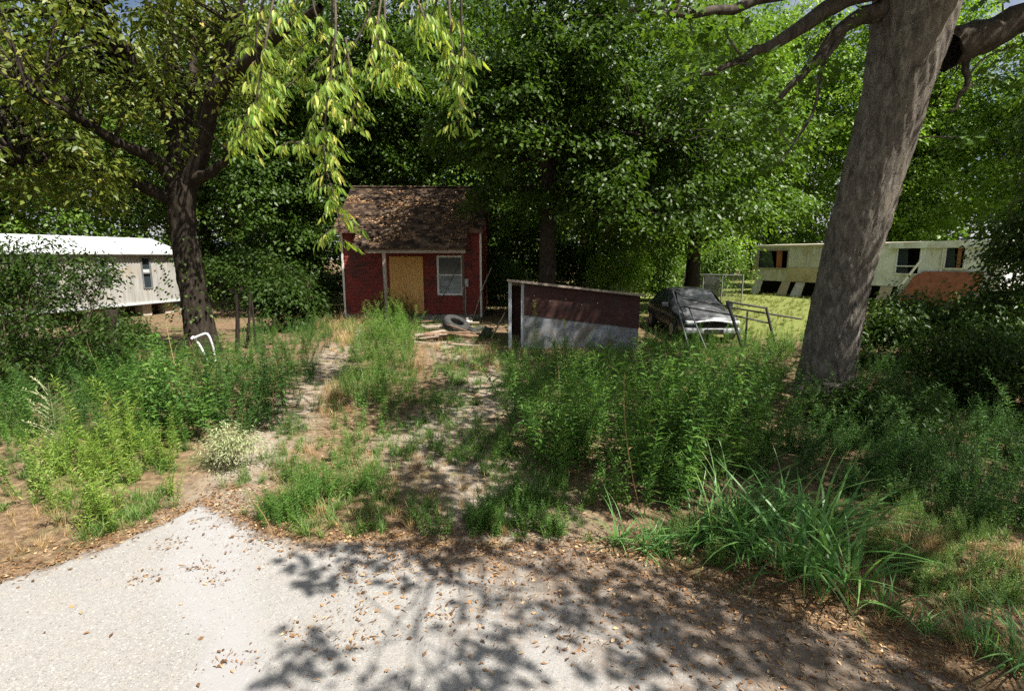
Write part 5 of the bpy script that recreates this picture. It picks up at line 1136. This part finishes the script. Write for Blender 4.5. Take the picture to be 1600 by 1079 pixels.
lw = pts_in([(6.6, 14.5), (13, 14.5), (30, 24), (26, 30), (18, 36), (9, 36), (7.5, 22)], 1500); mass('lawn_grass', TUFT, M['lawn'], [(float(a), float(b_), .8) for a, b_ in lw], 'sunlit yellow-green lawn before the derelict trailer', 'grass', 20)
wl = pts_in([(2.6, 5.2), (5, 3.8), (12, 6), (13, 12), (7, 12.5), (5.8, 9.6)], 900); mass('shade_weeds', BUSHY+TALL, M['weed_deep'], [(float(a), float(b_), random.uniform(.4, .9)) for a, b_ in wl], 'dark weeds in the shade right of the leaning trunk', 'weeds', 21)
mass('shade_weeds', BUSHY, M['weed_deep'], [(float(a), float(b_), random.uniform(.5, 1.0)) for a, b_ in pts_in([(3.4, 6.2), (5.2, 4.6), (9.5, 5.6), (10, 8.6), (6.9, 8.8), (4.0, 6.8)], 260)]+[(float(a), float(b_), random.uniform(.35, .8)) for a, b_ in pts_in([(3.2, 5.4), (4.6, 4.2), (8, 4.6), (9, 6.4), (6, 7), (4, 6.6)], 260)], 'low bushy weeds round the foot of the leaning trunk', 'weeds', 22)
mass('path_weeds', BUSHY+TUFT+FINE, M['grass'], [(x, y, random.uniform(.2, .6)) for x, y, _ in spots(gpoly([(340,760),(430,690),(500,600),(540,540),(600,520),(560,600),(520,680),(430,770)]), 150, 1, (2.1, 6.0, .0))], 'straggling weeds over the left wheel rut', 'weeds', 26)
mass('yard_weeds', TALL+BUSHY+FINE, M['weed'], [(x, y, random.uniform(.35, .85)) for x, y, _ in spots([(3.6, 12.2), (8.4, 12.2), (7.6, 14.2), (4.6, 14.3), (3.6, 16.5)], 230, 1)], 'weeds round the car and steel frame', 'weeds', 27)
# singular plants
def single(name, tv, mat, u, v, label, s=1.0, cat='weed'):
    x, y = gp(u, v)[:2]; V, F, R = tv; o = obj(name, np_mesh(name, V, F, R), mat); o.location = (x, y, float(gz(x, y))); o.scale = (s, s, s); tag(o, label, cat)
def feathery():
    parts = []; rg = np.random.default_rng(77)
    for k in range(11):
        z = .35+.075*k; L = .42*(1-.05*k)
        for s in (-1, 1):
            a0 = np.array([.01*s, 0, z]); a1 = np.array([s*L, rg.normal(0, .08), z+.16+rg.normal(0, .02)]); pth = smooth_path([a0, (a0+a1)/2+np.array([0, 0, .035]), a1], 7); V, F = tube_np(pth, np.linspace(.004, .0015, 7), 4); parts.append((V, F, np.full(len(F)*2, .6)))
            n = 16; f = rg.random(n); P = a0+(a1-a0)*f[:, None]+np.array([0, 0, .025]); D = np.stack([s*.5+0*f, rg.normal(0, .5, n), .7+0*f], -1); parts.append(leaves(P, D, np.cross(D, np.array([0, 1., 0])), .035, .011, LEAF4, .5+.5*rg.random(n)))
    V, F = tube_np(smooth_path([(0, 0, 0), (.02, 0, .6), (0, .02, 1.2)], 8), np.linspace(.008, .002, 8), 5); parts.append((V, F, np.full(len(F)*2, .4))); return cat3(parts)
single('feathery_weed', feathery(), M['weed_pale'], 95, 735, 'pale feathery weed with level side sprays at the left', .85)
single('flowering_weed', stalk(1.0, 60, .10, .02, .6, .05, rs=90, top='plume'), M['weed_yellow'], 838, 572, 'single weed with yellow flower head before the shed panel', 1.55)
single('flowering_weed', stalk(1.0, 60, .09, .02, .6, .08, rs=91, top='plume'), M['weed_yellow'], 882, 585, 'shorter budding weed right of the yellow flowered one', 1.2)
single('dry_stalk', stalk(.55, 6, .06, .01, .6, .3, rs=92, r=.006), M['straw'], 428, 845, 'lone dry straw stalk at the road edge', 1.0)
# ivy on the left trunk
n = 300; zz = RNG.uniform(.9, 3.0, n); th = RNG.random(n)*6.28; bx = np.interp(zz, [0, 1, 2, 3, 4], [at(316, 540, yb)[0], at(306, 480, yb)[0], at(298, 430, yb)[0], at(287, 370, yb)[0], at(283, 300, yb)[0]])
P = np.stack([bx+np.cos(th)*.5+RNG.normal(0, .12, n)-.12, yb+np.sin(th)*.45, zz], -1); D = np.stack([np.cos(th), np.sin(th), -.8+0*th], -1)
V, F, R = leaves(P, D, D+np.array([0, 0, .8])+RNG.normal(0, .6, (n, 3)), RNG.uniform(.06, .12, n), RNG.uniform(.04, .08, n), LEAF5); tag(obj('ivy', np_mesh('ivy', V, F, R), M['leaf_dark']), 'ivy leaves climbing the dark left trunk', 'ivy', kind='stuff')

# ------------------------------------------------------------------ leaf litter, twigs and gravel
def litter():
    q = []
    xs = RNG.uniform(-6.5, 6.5, 9000); d = RNG.normal(.10, .22, 9000); q.append(np.stack([xs, edge_y(xs)+d], -1))
    q.append(pts_in(gpoly([(300,800),(1250,960),(1050,760),(800,640),(760,560),(500,560),(420,680)]), 9000))
    xs = RNG.uniform(-1.4, 5, 5200); q.append(np.stack([xs, edge_y(xs)-np.abs(RNG.normal(0, .55, 5200))], -1)); xs = RNG.uniform(.6, 5, 3000); q.append(np.stack([xs, RNG.uniform(1.2, 4.2, 3000)], -1))
    for cx_, cy_ in [(gp(u, v)[0], gp(u, v)[1]) for u, v in [(310,885),(340,905),(220,905),(270,848),(365,1030),(560,1000),(700,960),(470,990),(900,1000),(1050,950)]]: q.append(np.stack([RNG.normal(cx_, .09, 45), RNG.normal(cy_, .06, 45)], -1))
    xs = RNG.uniform(-6, -2, 2500); q.append(np.stack([xs, edge_y(xs)+np.abs(RNG.normal(.1, .5, 2500))], -1))
    q.append(pts_in(gpoly([(1100,905),(1600,1079),(1600,850),(1400,820)]), 2500)); q.append(RNG.uniform((-1.5, 1.2), (5, 4.2), (1100, 2))); q.append(RNG.uniform((-4.5, 1.2), (-1.5, 4.2), (110, 2)))
    q.append(pts_in([(-8, 12), (0, 10), (0, 18.5), (-7, 19)], 3000))
    q = np.concatenate(q); n = len(q); on = q[:, 1] < edge_y(q[:, 0]); z = np.where(on, .004, gz(q[:, 0], q[:, 1])+.004)+RNG.random(n)*.012
    th = RNG.random(n)*6.28; D = np.stack([np.cos(th), np.sin(th), RNG.normal(0, .18, n)], -1); N = np.stack([RNG.normal(0, .35, n), RNG.normal(0, .35, n), np.ones(n)], -1)
    L = .010+.040*RNG.random(n)**2; thin = RNG.random(n) < .35; W = np.where(thin, .006, L*.5); L = np.where(thin, L*1.7, L)
    V, F, R = leaves(np.column_stack([q, z]), D, N, L, W, LEAF4); tag(obj('leaf_litter', np_mesh('leaf_litter', V, F, R), M['litter']), 'brown leaf litter strewn along the road edge and drive', 'litter', kind='stuff')
    # pale chips of gravel
    n = 9000; x = np.concatenate([RNG.uniform(-4.2, -1.9, 4200), RNG.uniform(-3, 4.5, 4800)]); y = np.concatenate([RNG.uniform(2.2, 4.6, 4200), RNG.uniform(1.8, 4.3, 4800)]); ok = y < edge_y(x)-.02; x, y = x[ok], y[ok]; n = len(x)
    oc = np.array([[1,0,0],[0,1,0],[-1,0,0],[0,-1,0],[0,0,.8],[0,0,-.3]]); of = np.array([[0,1,4],[1,2,4],[2,3,4],[3,0,4]])
    s = RNG.uniform(.002, .0065, n); th = RNG.random(n)*6.28; ca, sa = np.cos(th), np.sin(th); sx = RNG.uniform(.7, 1.5, n)
    V = oc[None]*np.stack([s*sx, s, s*.7], -1)[:, None]; V = np.stack([V[..., 0]*ca[:, None]-V[..., 1]*sa[:, None], V[..., 0]*sa[:, None]+V[..., 1]*ca[:, None], V[..., 2]], -1)+np.stack([x, y, np.full(n, .001)], -1)[:, None]
    F = (np.arange(n)*6)[:, None, None]+of[None]; R = np.repeat(RNG.random(n), 4)
    GR, nt, p = new_mat('gravel_chips'); a_ = nt.nodes.new('ShaderNodeAttribute'); a_.attribute_name = 'rnd'; nt.links.new(ramp(nt, a_.outputs['Fac'], [(0, (.12,.105,.09)), (.5, (.27,.245,.21)), (1, (.52,.49,.44))]), p.inputs['Base Color']); p.inputs['Roughness'].default_value = .85
    tag(obj('gravel', np_mesh('gravel', V.reshape(-1, 3), F.reshape(-1, 3), R), GR), 'pale gravel chips scattered over the asphalt', 'gravel', kind='stuff')
litter()
